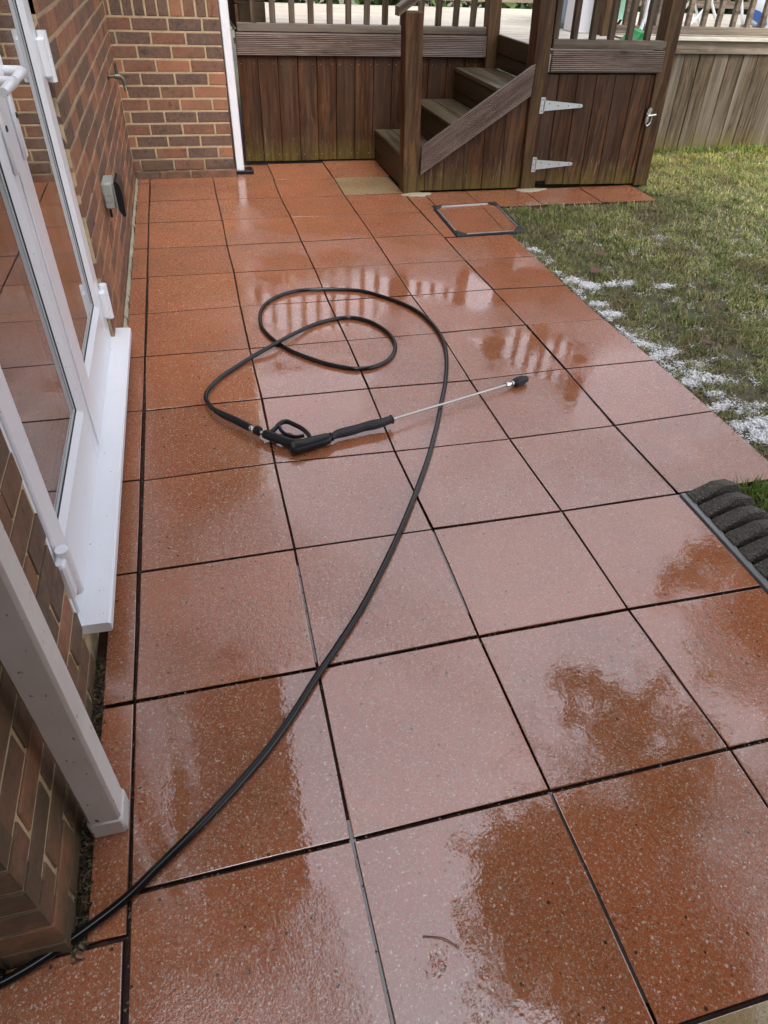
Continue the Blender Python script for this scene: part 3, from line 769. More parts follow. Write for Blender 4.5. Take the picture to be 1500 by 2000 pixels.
balusters(.8, 2.72, .1430, YD + .01, zr1, 1.86, start=b0)
ZT = 1.86
wpart('top_rail', W_RAIL, deck, .72, 2.72, YD - .04, YD + .06, ZT, ZT + .045, b=.006)
# posts
def post(x0, y0, z1, w_=.122, lean=LN, name='post', d=None):
    d = d or w_
    o = wpart(name, W_POST, deck, x0, x0 + w_, y0, y0 + d, .0, z1, b=.006, lean=lean); return o
post(1.832, YP - .002, 1.10, .122, .042)
post(2.782, YP - .004, 2.02, .120, .062)
post(3.775, YP - .004, 2.12, .120, .060)
post(2.79, YD - .03, 2.02, .105, .060)
post(3.81, YD + .02, 1.98, .105, .050)
# side panel under the stairs (boards cut to the slope of the stringer)
def slope(x): return .045 + (x - 1.95) * .64          # line under the stringer
x = 1.955
for xn in (2.003, 2.155, 2.307, 2.461, 2.616, 2.779):
    m = MB(); lz = lambda q: slope(q) + .10
    a, b = x + .002, xn - .002; yy = YP + .02 + random.uniform(-.002, .002)
    za, zb = lz(a), lz(b)
    m.hexa([(a, yy, .012), (b, yy, .012), (b, yy + .022, .012), (a, yy + .022, .012), (a - LN * za, yy, za), (b - LN * zb, yy, zb), (b - LN * zb, yy + .022, zb), (a - LN * za, yy + .022, za)])
    m.make('cladding_board', W_BOARD, deck); x = xn
# stairs: part of the deck
st = MB().box(1.99, 2.79, YP + .05, YP + .06, .0, .30).make('stairs', DARKGAP, deck)
def world_box(name, mat, par, *a, **k): return wpart(name, mat, par, *a, **k)
sx = [1.838, 2.165, 2.499, 2.825]; tz = [.237, .455, .675, .905]
ya, yb = YP + .045, YD + .0
for i in range(4):
    x0 = sx[i]; z1 = tz[i]; zb = tz[i - 1] if i else 0.0
    if i < 3:
        wpart('tread', W_BOARDX, st, x0, x0 + .150, ya, yb, z1 - .028, z1, b=.003)
        wpart('tread', W_BOARDX, st, x0 + .154, sx[i + 1] + .02, ya, yb, z1 - .028, z1 - .001, b=.003)
    hi = z1 - .030 if i < 3 else z1 - .004
    wpart('riser', W_RISER, st, x0 + .004, x0 + .026, ya, yb, hi - .118, hi, b=.002)
    wpart('riser', W_RISER, st, x0 + .012, x0 + .030, ya, yb, zb + .004, hi - .122, b=.002)
MB().box(2.2, 2.8, ya + .002, yb - .002, .0, .42).make('stair_core', DARKGAP, st)
# sloping stringer board
ang = math.atan(.64)
def sloped(name, mat, x0, x1, y0, y1, zl0, zl1, par, rib=False, b=.004):
    """a board following the stair slope from x0 to x1; built level along local x, then turned"""
    L = (x1 - x0) / math.cos(ang); h = (zl1 - zl0) * math.cos(ang)
    m = MB(); t = math.tan(ang) * h
    # parallelogram with plumb-cut ends
    P = [(0, 0), (L, 0), (L - 0 + t * 0 + h * math.tan(ang), h), (h * math.tan(ang), h)]
    V = []
    for yy in (y0, y1):
        for (u, v_) in P: V.append((u, yy, v_))
    m.add(V, [(0, 1, 2, 3), (7, 6, 5, 4), (0, 4, 5, 1), (1, 5, 6, 2), (2, 6, 7, 3), (3, 7, 4, 0)])
    o = m.make(name, mat, par, origin=(0, 0, 0)); o.rotation_euler = (0, -ang, 0)
    wl = world_loc(par); o.location = Vector((x0, 0, zl0)) - wl
    return o
xs0 = 1.950
sloped('stringer', W_RIB, 1.952, 2.742, YP - .016, YP + .012, .128, .318, st)
sloped('handrail', W_RAIL, 1.74, 2.80, YP - .0, YP + .10, 1.075, 1.125, st)
# landing front: ribbed fascia, base rail, balusters, top rail
wpart('fascia_board', W_RIB, deck, 2.900, 3.790, YP - .012, YP + .014, .775, .908, b=.005, lean=.045)
wpart('base_rail', W_RAIL, deck, 2.900, 3.790, YP - .004, YP + .045, .911, .968, b=.004, lean=.045)
balusters(2.9, 3.80, .143, YP + .02, .968, 1.86, lean=.045, start=at(1086, 76, 1, YP)[0] + .045 * .97)
wpart('top_rail', W_RAIL, deck, 2.90, 3.88, YP - .03, YP + .08, ZT, ZT + .045, b=.006, lean=.05)
# hatch door of vertical boards
hd = MB().box(2.895, 3.775, YP + .034, YP + .045, .03, .77, lean=LN).make('storage_hatch', DARKGAP, deck)
for a, b, zb in zip((2.893, 2.990, 3.140, 3.291, 3.442, 3.592), (2.990, 3.140, 3.291, 3.442, 3.592, 3.735), (.055, .028, .024, .020, .018, .016)):
    wpart('hatch_board', W_BOARD, hd, a + .002, b - .002, YP + .008 + random.uniform(-.002, .002), YP + .030, zb, .760, lean=.052)
wpart('hatch_board', W_BOARD, hd, 3.739, 3.772, YP + .012, YP + .032, .014, .758, lean=.052)
def hinge(p_top, p_bot, p_tip, par):
    a, b, c_ = [at(*p, 1, YP - .006) for p in (p_top, p_bot, p_tip)]
    y = YP - .006; hx = .016; 
    cx = (a + b) / 2
    MB().hexa([(b[0] - hx, y, b[2]), (b[0] + hx, y, b[2]), (b[0] + hx, y + .004, b[2]), (b[0] - hx, y + .004, b[2]), (a[0] - hx, y, a[2]), (a[0] + hx, y, a[2]), (a[0] + hx, y + .004, a[2]), (a[0] - hx, y + .004, a[2])]).make('strap_hinge', ZINC, par)
    x0 = cx[0] + hx + .002; z0 = cx[2] - .002; hh = .034; x1 = c_[0]; z1 = c_[2]
    m = MB(); V = []
    pts = [(x0, z0 - hh), (x1 - .01, z1 - .011), (x1, z1 - .006), (x1, z1 + .006), (x1 - .01, z1 + .011), (x0, z0 + hh)]
    m.prism(pts, 1, y + .0012, y + .0052); m.make('strap_hinge', ZINC, par)
    MB().tube([(cx[0] + hx, y - .001, b[2] + .006), (cx[0] + hx + (a[0] - b[0]) * .5, y - .001, a[2] - .006)], .0045, 8).make('strap_hinge', ZINC, par)
    for t in (.12, .35, .62, .9):
        xx = x0 + (x1 - x0) * t; zz = z0 + (z1 - z0) * t + (.014 if t == .12 else 0)
        MB().tube([(xx, y + .002, zz), (xx, y - .0015, zz)], .0042, 8).make('screw', LEAD, par)
    for t in (.15, .5, .85):
        q = b * (1 - t) + a * t; MB().tube([(q[0] - .003, y + .001, q[2]), (q[0] - .003, y - .0015, q[2])], .004, 8).make('screw', LEAD, par)
hinge((1062, 190), (1057, 222), (1138, 207), hd); hinge((1045, 307), (1041, 336), (1118, 320), hd)
lt = at(1270, 230, 1, YP - .01)
MB().bbox(lt[0] - .035, lt[0] + .004, YP - .004, YP + .004, lt[2] - .035, lt[2] + .045, .003).make('latch', STEEL, hd)
MB().tube([(lt[0] - .018, YP - .012, lt[2] + .05), (lt[0] - .018, YP - .002, lt[2] + .05)], .017, 14).make('latch', STEEL, hd)
MB().tube([(lt[0] - .025, YP - .012, lt[2] + .012), (lt[0] + .04, YP - .012, lt[2] + .020)], .008, 12).make('latch_bolt', STEEL, hd, smooth='auto')
MB().tube(spline([(lt[0] - .025, YP - .014, lt[2] + .02), (lt[0] - .036, YP - .018, lt[2] - .02), (lt[0] - .022, YP - .02, lt[2] - .052), (lt[0] + .004, YP - .018, lt[2] - .03), (lt[0] + .008, YP - .014, lt[2] + .02)], 6), .005, 8).make('latch_loop', STEEL, hd, smooth='auto')
# right flank of the landing
for i in range(7):
    yA = YP + .12 + i * .137
    wpart('cladding_board', W_BOARD, deck, 3.84, 3.862, yA + .002, yA + .135, .01, .90)
wpart('fascia_board', W_PALER, deck, 3.864, 3.886, YP + .12, YD + .1, .77, .905)
# right-hand run of the deck, paler and greyer
YB = .60
MB().box(3.9, 9.0, YB + .035, YB + .05, .0, .9).make('backing_panel', DARKGAP, deck)
x = 3.92; bb = at(1340, 107, 1, YB)[0] + .045 * .765; x = bb - .151 * 5
while x < 8.0:
    wpart('cladding_board', W_PALE, deck, x + .002, x + .149, YB + random.uniform(.002, .008), YB + .026, -.01, .772, lean=.045); x += .151
wpart('fascia_board', W_PALER, deck, 3.93, 8.1, YB - .024, YB + .002, .774, .908, b=.005)
wpart('base_rail', W_PALER, deck, 3.93, 8.1, YB - .014, YB + .034, .912, .968, b=.004)
balusters(4.0, 8.0, .150, YB + .01, .968, 1.86, lean=.05, mat=W_PALER, start=at(1343, 52, 1, YB)[0] + .05 * .97 - .6)
wpart('top_rail', W_PALER, deck, 3.93, 8.1, YB - .04, YB + .06, ZT, ZT + .045, b=.006)
post(5.9 + 1.2, YB - .02, 1.95, .105, .03)
# deck floor boards
for i in range(17):
    y0_ = YD + .04 + i * .146
    wpart('deck_board', W_FLOOR, deck, .77, 8.1, y0_, y0_ + .140, .872, .900, b=.003)
for i in range(6):
    y0_ = YP + .10 + i * .146
    if y0_ + .14 < YD + .04: wpart('deck_board', W_FLOOR, deck, 2.86, 3.83, y0_, y0_ + .140, .872, .8995, b=.003)
wpart('deck_board', W_FLOOR, deck, 2.86, 3.83, YP + .08, YP + .098, .872, .899, b=.002)
# far balustrade
YQ = 2.98
wpart('base_rail', W_PALER, deck, .77, 8.1, YQ, YQ + .045, .955, 1.02)
balusters(.8, 8.0, .150, YQ + .02, 1.02, 1.86, mat=W_PALER)
wpart('top_rail', W_PALER, deck, .77, 8.1, YQ - .03, YQ + .07, ZT, ZT + .045)
for i in range(5):
    wpart('end_board', W_BOARD, deck, .775, .80, YD + .05, 1.25, .905 + i * .147, 1.048 + i * .147)
pl = thing('planter_box', 'dark timber planter box on the deck beside the white downpipe', 'planter', (.9, .9, .9))
for i in range(2): wpart('planter_board', W_RISER, pl, .82, 1.02, .76, 1.15, .902 + i * .15, 1.048 + i * .15)
wpart('planter_soil', SOIL, pl, .84, 1.0, .78, 1.13, 1.17, 1.203)

# ------------------------------------------------------------------ things on the deck
ZD = .901
sb = thing('storage_cabinet', 'pale blue-grey ribbed plastic storage box behind the balusters', 'cabinet', (3.75, 1.15, ZD))
MB().bbox(3.60, 4.0, 1.02, 1.40, ZD + .03, ZD + .95, .008).make('cabinet_body', BLUEGREY, sb)
MB().bbox(3.59, 4.01, 1.01, 1.41, ZD, ZD + .035, .004).make('cabinet_base', m_plain('dark_grey_base', (.16, .17, .18), .5), sb)
for i in range(5): MB().bbox(3.595 + 0, 3.602, 1.05 + i * .07, 1.085 + i * .07, ZD + .06, ZD + .9, .002).make('rib', BLUEGREY, sb)
for i in range(5): MB().bbox(3.63 + i * .07, 3.665 + i * .07, 1.013, 1.021, ZD + .06, ZD + .9, .002).make('rib', BLUEGREY, sb)
wp = MB().bbox(3.60, 3.745, .66, .90, ZD, ZD + .85, .006).make('tall_bin', WHITE_PL); tag(wp, 'plain white tall box standing on the landing beside the blue-grey cabinet', 'box')
fc = thing('folding_chair', 'black framed chair with mint green fabric standing on the deck', 'chair', (4.3, .9, ZD))
for (a, b) in (((4.02, 1.0), (4.02, 1.42)), ((4.45, 1.0), (4.45, 1.42))):
    MB().tube([(a[0], a[1], ZD), (b[0], b[1], ZD + .9)], .013, 8).make('leg', BLACK, fc, smooth='auto')
    MB().tube([(b[0], b[1] + .05, ZD), (a[0], a[1] + .02, ZD + .46)], .013, 8).make('leg', BLACK, fc, smooth='auto')
MB().tube([(4.02, .97, ZD + .012), (4.45, .97, ZD + .012)], .014, 8).make('foot_bar', BLACK, fc)
MB().bbox(4.03, 4.44, 1.02, 1.40, ZD + .43, ZD + .45, .005).make('seat', MINT, fc)
MB().hexa([(4.03, 1.20, ZD + .06), (4.43, 1.20, ZD + .06), (4.43, 1.215, ZD + .06), (4.03, 1.215, ZD + .06), (4.03, 1.40, ZD + .92), (4.43, 1.40, ZD + .92), (4.43, 1.415, ZD + .92), (4.03, 1.415, ZD + .92)]).make('backrest', MINT, fc)
dpn = thing('dustpan', 'bright green plastic dustpan leaning behind the balusters of the landing', 'dustpan', (3.8, .0, ZD))
g0 = at(1200, 70, 1, -.25); g1 = at(1245, 72, 1, -.25)
xa, xb_ = 3.63, 3.82
MB().add([(xa, -.20, ZD), (xb_, -.20, ZD), (xb_ - .02, .02, ZD + .02), (xa + .02, .02, ZD + .02), (xa + .07, -.19, ZD + .085), (xb_ - .06, -.17, ZD + .085), (xb_ - .06, -.02, ZD + .10), (xa + .07, -.02, ZD + .10)],
    [(3, 2, 1, 0), (0, 1, 5, 4), (1, 2, 6, 5), (2, 3, 7, 6), (3, 0, 4, 7), (4, 5, 6, 7)]).make('pan', GREEN_PL, dpn)
MB().tube([(xb_ - .07, -.08, ZD + .09), (xb_ - .02, -.02, ZD + .16), (xb_ + .02, .06, ZD + .55)], [.014, .012, .011], 8).make('pan_handle', WHITE_PL, dpn, smooth='auto')
sl = thing('folding_stool', 'white folding stool with crossed legs behind the right-hand balusters', 'stool', (5.4, 1.5, ZD))
for yy in (1.35, 1.65):
    MB().tube([(5.15, yy, ZD + .01), (5.50, yy, ZD + .42)], .012, 8).make('leg', WHITE_PL, sl)
    MB().tube([(5.48, yy + .02, ZD + .01), (5.17, yy + .02, ZD + .42)], .012, 8).make('leg', WHITE_PL, sl)
MB().bbox(5.14, 5.52, 1.33, 1.69, ZD + .42, ZD + .435, .004).make('seat', WHITE_PL, sl)
ir = thing('leaning_pole', 'thin white pole leaning between the stool and the striped bag', 'pole', (5.8, 1.6, ZD))
MB().tube([(5.86, 1.5, ZD + .01), (5.70, 1.6, ZD + .5)], .013, 8).make('pole_tube', WHITE_PL, ir); MB().tube([(5.862, 1.499, ZD), (5.858, 1.501, ZD + .02)], .017, 8).make('pole_foot', GREY_PL, ir)
def m_stripe():
    s = NT('blue_white_stripe'); p = s.n('SeparateXYZ', {0: s.n('TexCoord').outputs['Object']})
    u = s.math('SINE', s.math('MULTIPLY', s.math('ADD', p.outputs[0], s.math('MULTIPLY', p.outputs[2], .8)), 36.0))
    return s.bsdf(s.mix(s.ramp(u, .5, .6), (.75, .80, .85), (.06, .17, .52)), .4)
bag = MB(); 
for i in range(9):
    pass
prof_r = [.05, .13, .16, .165, .15, .12, .07, .02]
bag.tube([(5.93, 1.35, ZD + .002 + .045 * i) for i in range(8)], prof_r, 16, flat=.6); bag = bag.make('striped_bag', m_stripe(), smooth=True)
tag(bag, 'blue and white striped bag on the deck behind the right-hand balusters', 'bag')

# ------------------------------------------------------------------ edging strip of crumb rubber blocks
ed = thing('lawn_edging', 'dark grey textured edging blocks between the slabs and the grass', 'edging', (1.96, -4.3, 0))
MB().bbox(1.846, 1.870, -6.2, -4.118, -.02, .004, .002).make('edging_base', m_plain('pale_wet_strip', (.26, .27, .27), .15), ed)
yy = -4.122; pit = .0735; first = None
rnd_ = random.Random(3)
for i in range(24):
    y1 = yy - i * pit; y0_ = y1 - pit + .015
    m = MB(); x0 = 1.866; n = 10; top = []
    # a chevron-like block: low lip by the slabs, rising to a crown, falling to the lawn
    pr = [(0, -.01), (0, .010), (.020, .024), (.055, .044), (.085, .062), (.092, .065), (.140, .063), (.148, .058), (.185, .022), (.188, -.01)]
    V = []
    for (u, z_) in pr:
        sh = -.35 * max(0, z_) 
        for (yv, ins) in ((y0_, 1), (y0_ + .006, 0), (y1 - .006, 0), (y1, 1)):
            V.append((x0 + u + rnd_.uniform(-.0012, .0012), yv + rnd_.uniform(-.001, .001), z_ * (1.12 if yv < (y0_ + y1) / 2 else .80) - (.004 if ins and z_ > 0 else 0) + rnd_.uniform(-.0008, .0008)))
    Fs = []
    for a in range(len(pr) - 1):
        for b in range(3): q = a * 4 + b; Fs.append((q, q + 4, q + 5, q + 1))
    Fs.append(tuple(a * 4 for a in range(len(pr)))[::-1]); Fs.append(tuple(a * 4 + 3 for a in range(len(pr))))
    m.add(V, Fs); m.make('edging_block', EDGING, ed, smooth='auto')
MB().box(1.88, 2.055, -6.0, -4.14, -.02, .002).make('edging_core', DARKGAP, ed)

# ------------------------------------------------------------------ hose, trigger gun and lance
HP = [(406, 787), (402, 776), (405, 765), (415, 752), (430, 738), (450, 724), (491, 698), (519, 682), (544, 668), (570, 654), (606, 637), (640, 626), (680, 620), (713, 625), (738, 636), (759, 651), (770, 667), (772, 680), (766, 695), (751, 708), (728, 717), (700, 720.5), (680, 719), (636, 710), (600, 698), (570, 686), (544, 671), (524, 655), (512, 640), (508, 624), (510, 608), (520, 593), (540, 580), (570, 570), (600, 566), (640, 565), (680, 566), (710, 569), (743, 578), (781, 591), (812, 606), (838, 626), (857, 649), (868, 672), (872, 697), (872, 722), (869, 753), (862, 786), (855, 824), (846, 859), (836, 895), (812, 962), (783, 1033), (748, 1108), (706, 1188), (660, 1260), (620, 1319), (572, 1395), (526, 1460), (480, 1515), (433, 1567), (370, 1633), (310, 1692), (250, 1751), (175, 1810), (100, 1862), (50, 1894), (0, 1922)]
RH = .0094
pw = []
for i, (a, b) in enumerate([(426, 804), (414, 797)] + HP):
    z = RH + .001
    if i < 8: z += .018 * (1 - i / 8)
    if i < 14:
        q = at(a, b)[:2] - at(544, 669)[:2]; z += 2 * RH * math.exp(-(np.linalg.norm(q) / .16) ** 2)
    p = at(a, b, 2, z); pw.append(p)
pw.append(pw[-1] + (pw[-1] - pw[-2]) * 1.5 ); pw.append(pw[-1] + np.array([-.5, -.45, 0])); pw.append(pw[-1] + np.array([-.3, -.8, 0]))
hose = MB().tube(spline(pw, 6), RH, 12).make('pressure_hose', RUBHOSE, smooth=True)
tag(hose, 'long black rubber hose looped across the wet red slabs', 'hose')
gun = thing('pressure_washer_lance', 'black pressure washer gun with blue trigger and steel lance on slabs', 'pressure washer lance', tuple(at(600, 860)))
G = lambda a, b, z: at(a, b, 2, z)
MB().tube([G(421, 803, .030), G(430, 807, .030), G(437, 811, .030), G(460, 821, .030), G(486, 834, .030), G(489, 835.5, .030)], [.0100, .0125, .0138, .0150, .0152, .0140], 14).make('hose_sleeve', BLACK, gun, smooth='auto')
MB().tube([G(486, 834, .030), G(492, 837, .030)], .0115, 12).make('coupling', CHROME, gun, smooth='auto')
MB().tube([G(492, 837, .030), G(500, 840, .030)], .0088, 6).make('coupling', CHROME, gun)
pa, pb_ = G(498, 839, .030), G(509, 844, .030)
MB().tube([pa, pa * .9 + pb_ * .1, pa * .1 + pb_ * .9, pb_], [.0135, .0165, .0165, .014], 18).make('collar', BLACK, gun, smooth='auto')
for k in range(16):
    th = 2 * PI * k / 16; t = (pb_ - pa) / np.linalg.norm(pb_ - pa); a_ = np.cross(t, [0, 0, 1]); a_ /= np.linalg.norm(a_); c_ = np.cross(a_, t)
    o_ = (a_ * math.cos(th) + c_ * math.sin(th)) * .0165
    MB().tube([pa * .85 + pb_ * .15 + o_, pa * .15 + pb_ * .85 + o_], .0016, 5).make('collar_ridge', BLACK, gun)
MB().tube([G(508, 843.5, .030), G(520, 848, .030)], .0085, 12).make('coupling', CHROME, gun, smooth='auto')
# body: rear grip, knuckle, valve housing, neck
MB().tube(spline([G(517, 846, .028), G(522, 849, .028), G(533, 853, .028), G(550, 859, .028), G(570, 866, .026), G(584, 871, .026)], 4), [.0145] * 2 + [.0195] * 5 + [.0190] * 6 + [.0195] * 4 + [.021] * 4, 16, flat=.9).make('grip', BLACK, gun, smooth='auto')
bodyp = spline([G(566, 877, .024), G(572, 876, .024), G(590, 871, .024), G(610, 865, .025), G(625, 861, .026), G(638, 857, .027), G(641, 856, .027)], 4)
n_ = len(bodyp); rr_ = [.013 + .0145 * min(1, i / 3) - .0045 * max(0, (i - n_ * .45) / (n_ * .55)) for i in range(n_)]
MB().tube(bodyp, rr_, 16, flat=.85).make('valve_housing', BLACK, gun, smooth='auto')
for k in range(5):
    a = G(577 + k * 3.4, 866.2 - k * .25, .0462); b = G(580.5 + k * 3.4, 871.2 - k * .35, .0462)
    a[2] = b[2] = .0480
    MB().tube([a, b], .0011, 5).make('vent_slot', m_plain('vent_black', (.004, .004, .004), .8), gun)
# guard loop
gl = spline([G(528, 845, .030), G(537, 838, .030), G(545, 829, .030), G(553, 824.5, .030), G(562, 824, .030), G(574, 829, .030), G(588, 836, .030), G(597, 843, .030), G(604, 851, .030), G(606, 858, .028)], 5)
MB().tube(gl, .0080, 10, flat=1.3).make('trigger_guard', BLACK, gun, smooth=True)
tr = spline([G(547, 828, .030), G(546, 836, .030), G(553, 845, .030), G(564, 851, .030), G(578, 853, .030), G(594, 851, .030)], 5)
MB().tube(tr, [.0056] * len(tr), 8, flat=1.5).make('trigger', BLACK, gun, smooth=True)
tr2 = spline([G(547.5, 832, .033), G(550, 839, .033), G(557, 846, .033), G(567, 850, .033)], 5)
MB().tube(tr2, .0042, 8, flat=1.3).make('trigger_insert', BLUE, gun, smooth=True)
# neck bands and textured foregrip
for k, (a, b) in enumerate(((642, 855), (646, 853.5))):
    p = G(a, b, .027); q = G(a + 2.2, b - .8, .027); MB().tube([p, q], .0172, 16).make('neck_ring', BLACK, gun)
fgp = spline([G(645, 854, .027), G(652, 851.5, .027), G(660, 847.5, .028), G(670, 845, .028), G(690, 840, .029), G(705, 835.5, .030), G(716, 832.5, .031), G(730, 829.5, .032), G(745, 826, .033), G(757, 821.5, .035), G(762, 820, .035), G(764, 819.3, .035), G(766, 818.6, .035)], 3)
fr = np.interp(np.linspace(0, 1, len(fgp)), [0, .08, .18, .30, .42, .52, .58, .70, .82, .90, .93, .96, 1.0], [.0125, .0135, .0175, .0185, .0172, .0185, .0195, .0168, .0155, .0160, .0190, .0190, .0150])
MB().tube(fgp, list(fr), 18).make('foregrip', GRIP, gun, smooth='auto')
la, lb = G(765, 819, .035), G(990, 751.5, .024)
MB().tube([la, lb], .0048, 10).make('lance_tube', STEEL, gun, smooth='auto')
t = (lb - la) / np.linalg.norm(lb - la)
p0 = lb
MB().tube([p0 - t * .004, p0 + t * .012], .0105, 6).make('hex_nut', CHROME, gun)
MB().tube([p0 + t * .012, p0 + t * .024], .0088, 12).make('coupling', CHROME, gun, smooth='auto')
MB().tube([p0 + t * .024, p0 + t * .034], .0120, 12).make('coupling', STEEL, gun, smooth='auto')
q0 = p0 + t * .034
MB().tube([q0, q0 + t * .006, q0 + t * .03, q0 + t * .055, q0 + t * .078, q0 + t * .082], [.013, .0165, .0185, .0185, .0140, .011], 18).make('nozzle', BLACK, gun, smooth='auto')
for k in range(12):
    th = 2 * PI * k / 12; a_ = np.cross(t, [0, 0, 1]); a_ /= np.linalg.norm(a_); c_ = np.cross(a_, t); o_ = (a_ * math.cos(th) + c_ * math.sin(th)) * .0180
    MB().tube([q0 + t * .018 + o_, q0 + t * .058 + o_], .0019, 5).make('nozzle_rib', BLACK, gun)

# ------------------------------------------------------------------ grass, foam, litter
def tri_mesh(name, V, Fidx, tint, mat, kind='stuff'):
    me = bpy.data.meshes.new(name); nv = len(V); nf = len(Fidx); k = Fidx.shape[1]
    me.vertices.add(nv); me.vertices.foreach_set('co', V.astype(np.float32).ravel())
    me.loops.add(nf * k); me.loops.foreach_set('vertex_index', Fidx.astype(np.int32).ravel())
    me.polygons.add(nf); me.polygons.foreach_set('loop_start', np.arange(nf, dtype=np.int32) * k)
    me.polygons.foreach_set('loop_total', np.full(nf, k, dtype=np.int32))
    if tint is not None:
        at_ = me.color_attributes.new('tint', 'FLOAT_COLOR', 'POINT')
        c = np.ones((nv, 4), np.float32); c[:, :3] = tint; at_.data.foreach_set('color', c.ravel())
    me.update(); me.validate(); me.materials.append(mat)
    o = bpy.data.objects.new(name, me); COL.objects.link(o)
    if kind: o['kind'] = kind
    return o
def vnoise(x, y, s, seed):
    r = np.random.default_rng(seed); g = r.random((64, 64)); xs_, ys_ = (x * s) % 63, (y * s) % 63
    i, j = xs_.astype(int), ys_.astype(int); fx, fy = xs_ - i, ys_ - j; fx = fx * fx * (3 - 2 * fx); fy = fy * fy * (3 - 2 * fy)
    return (g[i, j] * (1 - fx) + g[i + 1, j] * fx) * (1 - fy) + (g[i, j + 1] * (1 - fx) + g[i + 1, j + 1] * fx) * fy
FOAM_P = [(1060, 520, .05), (1090, 530, .05), (1120, 545, .06), (1150, 555, .07), (1190, 552, .07), (1225, 553, .06), (1130, 580, .06), (1165, 590, .06), (1190, 612, .07), (1205, 640, .07), (1180, 625, .05),
    (1225, 655, .06), (1260, 672, .07), (1290, 690, .08), (1320, 705, .09), (1350, 720, .10), (1375, 735, .07), (1310, 690, .08), (1345, 745, .06), (1390, 770, .06), (1420, 790, .07), (1455, 805, .08), (1480, 820, .07), (1440, 830, .05), (1490, 850, .07), (1300, 560, .05), (1480, 790, .05)]
FP = np.array([[*at(a, b)[:2], r] for a, b, r in FOAM_P])
def foam_density(x, y):
    d = np.zeros_like(x)
    for (fx, fy, r) in FP: d = np.maximum(d, np.exp(-(((x - fx) / (r * 1.15)) ** 2 + ((y - fy) / (r * .8)) ** 2)))
    edge = np.exp(-((x - 2.33) / .07) ** 2) * (y < -1.5) * (y > -4.1)
    n = vnoise(x * .6 + 3, y + 20, 13, 4) * .55 + vnoise(x, y + 20, 31, 5) * .45
    return np.clip((np.maximum(d, edge * .42)) * 1.25 + (n - .62) * 1.9, 0, 1)
def blades(N, x0, x1, y0, y1, L=(.018, .045), lean=1.0, seed=1, mode='lawn', keep=None):
    r = np.random.default_rng(seed)
    x = r.uniform(x0, x1, N); y = r.uniform(y0, y1, N)
    k = np.ones(N, bool) if keep is None else keep(x, y)
    if mode == 'lawn':
        n1 = vnoise(x, y + 20, 5, 1); n2 = vnoise(x, y + 20, 17, 2)
        k &= r.random(N) < np.clip(.05 + 2.3 * (n1 * .5 + n2 * .5 - .24), .10, 1)
        k &= r.random(N) > foam_density(x, y) * .85
    x, y = x[k], y[k]; N = len(x)
    z = np.array([lawn_z(a, b) for a, b in zip(x, y)]) - .003
    a = r.uniform(0, 2 * PI, N); Ln = r.uniform(L[0], L[1], N); ln = np.clip(r.normal(1.08, .32, N), .1, 1.55) * lean
    wd = r.uniform(.0013, .0030, N); dx, dy = np.cos(a), np.sin(a); px, py = -dy, dx
    h1 = Ln * .55 * np.cos(ln * .6); f1 = Ln * .55 * np.sin(ln * .6); h2 = h1 + Ln * .45 * np.cos(ln * 1.5); f2 = f1 + Ln * .45 * np.sin(ln * 1.5)
    V = np.zeros((N, 5, 3))
    for j, (f_, h_, w_) in enumerate(((0, 0, 1), (0, 0, -1), (f1, h1, .9), (f1, h1, -.9), (f2, h2, 0))):
        V[:, j, 0] = x + dx * f_ + px * wd * w_; V[:, j, 1] = y + dy * f_ + py * wd * w_; V[:, j, 2] = z + h_
    base = (np.arange(N) * 5)[:, None]
    T = np.concatenate([base + np.array([[0, 1, 3]]), base + np.array([[0, 3, 2]]), base + np.array([[2, 3, 4]])])
    pal = np.array([(.15, .18, .045), (.22, .24, .07), (.33, .32, .12), (.48, .43, .22), (.10, .13, .035), (.24, .17, .085)])
    if mode == 'lush': p = [.3, .4, .15, .03, .12, .0]
    else: p = [.18, .24, .25, .16, .09, .08]
    c = pal[r.choice(6, N, p=p)] * r.uniform(.8, 1.25, (N, 1))
    if mode == 'lawn':
        yel = np.clip((y + .9) / 1.2, 0, 1)[:, None] * .55           # yellower towards the deck
        c = c * (1 - yel) + np.array([.42, .38, .09]) * yel
        g = vnoise(x, y + 20, 2.5, 3)[:, None]; c *= (.85 + .75 * g)
        br = np.clip((vnoise(x, y + 20, 7, 9) - .55) * 4, 0, 1)[:, None] * .65; c = c * (1 - br) + np.array([.20, .145, .08]) * r.uniform(.5, 1.4, (N, 1)) * br
        wt = foam_density(x, y)[:, None] ** .7 * .5; c = c * (1 - wt) + np.array([.62, .62, .50]) * wt
    if mode == 'lush': c = c * np.array([.75, 1.0, .5])
    return V.reshape(-1, 3), T, np.repeat(c, 5, axis=0)
def lawn_keep(x, y):
    k = ~((x < 3.80) & (y > -.86)) & ~((y > -1.46) & (y < -.72) & (x < 2.46)) & (y < YB - .005)
    k &= ~((x > 3.7) & (x < 3.93) & (y > YP - .03))
    k &= ~((x < 3.93) & (y > YP - .03))
    return k
V, T, c = blades(300000, 2.30, 6.4, -4.75, .62, L=(.02, .055), seed=1, keep=lawn_keep)
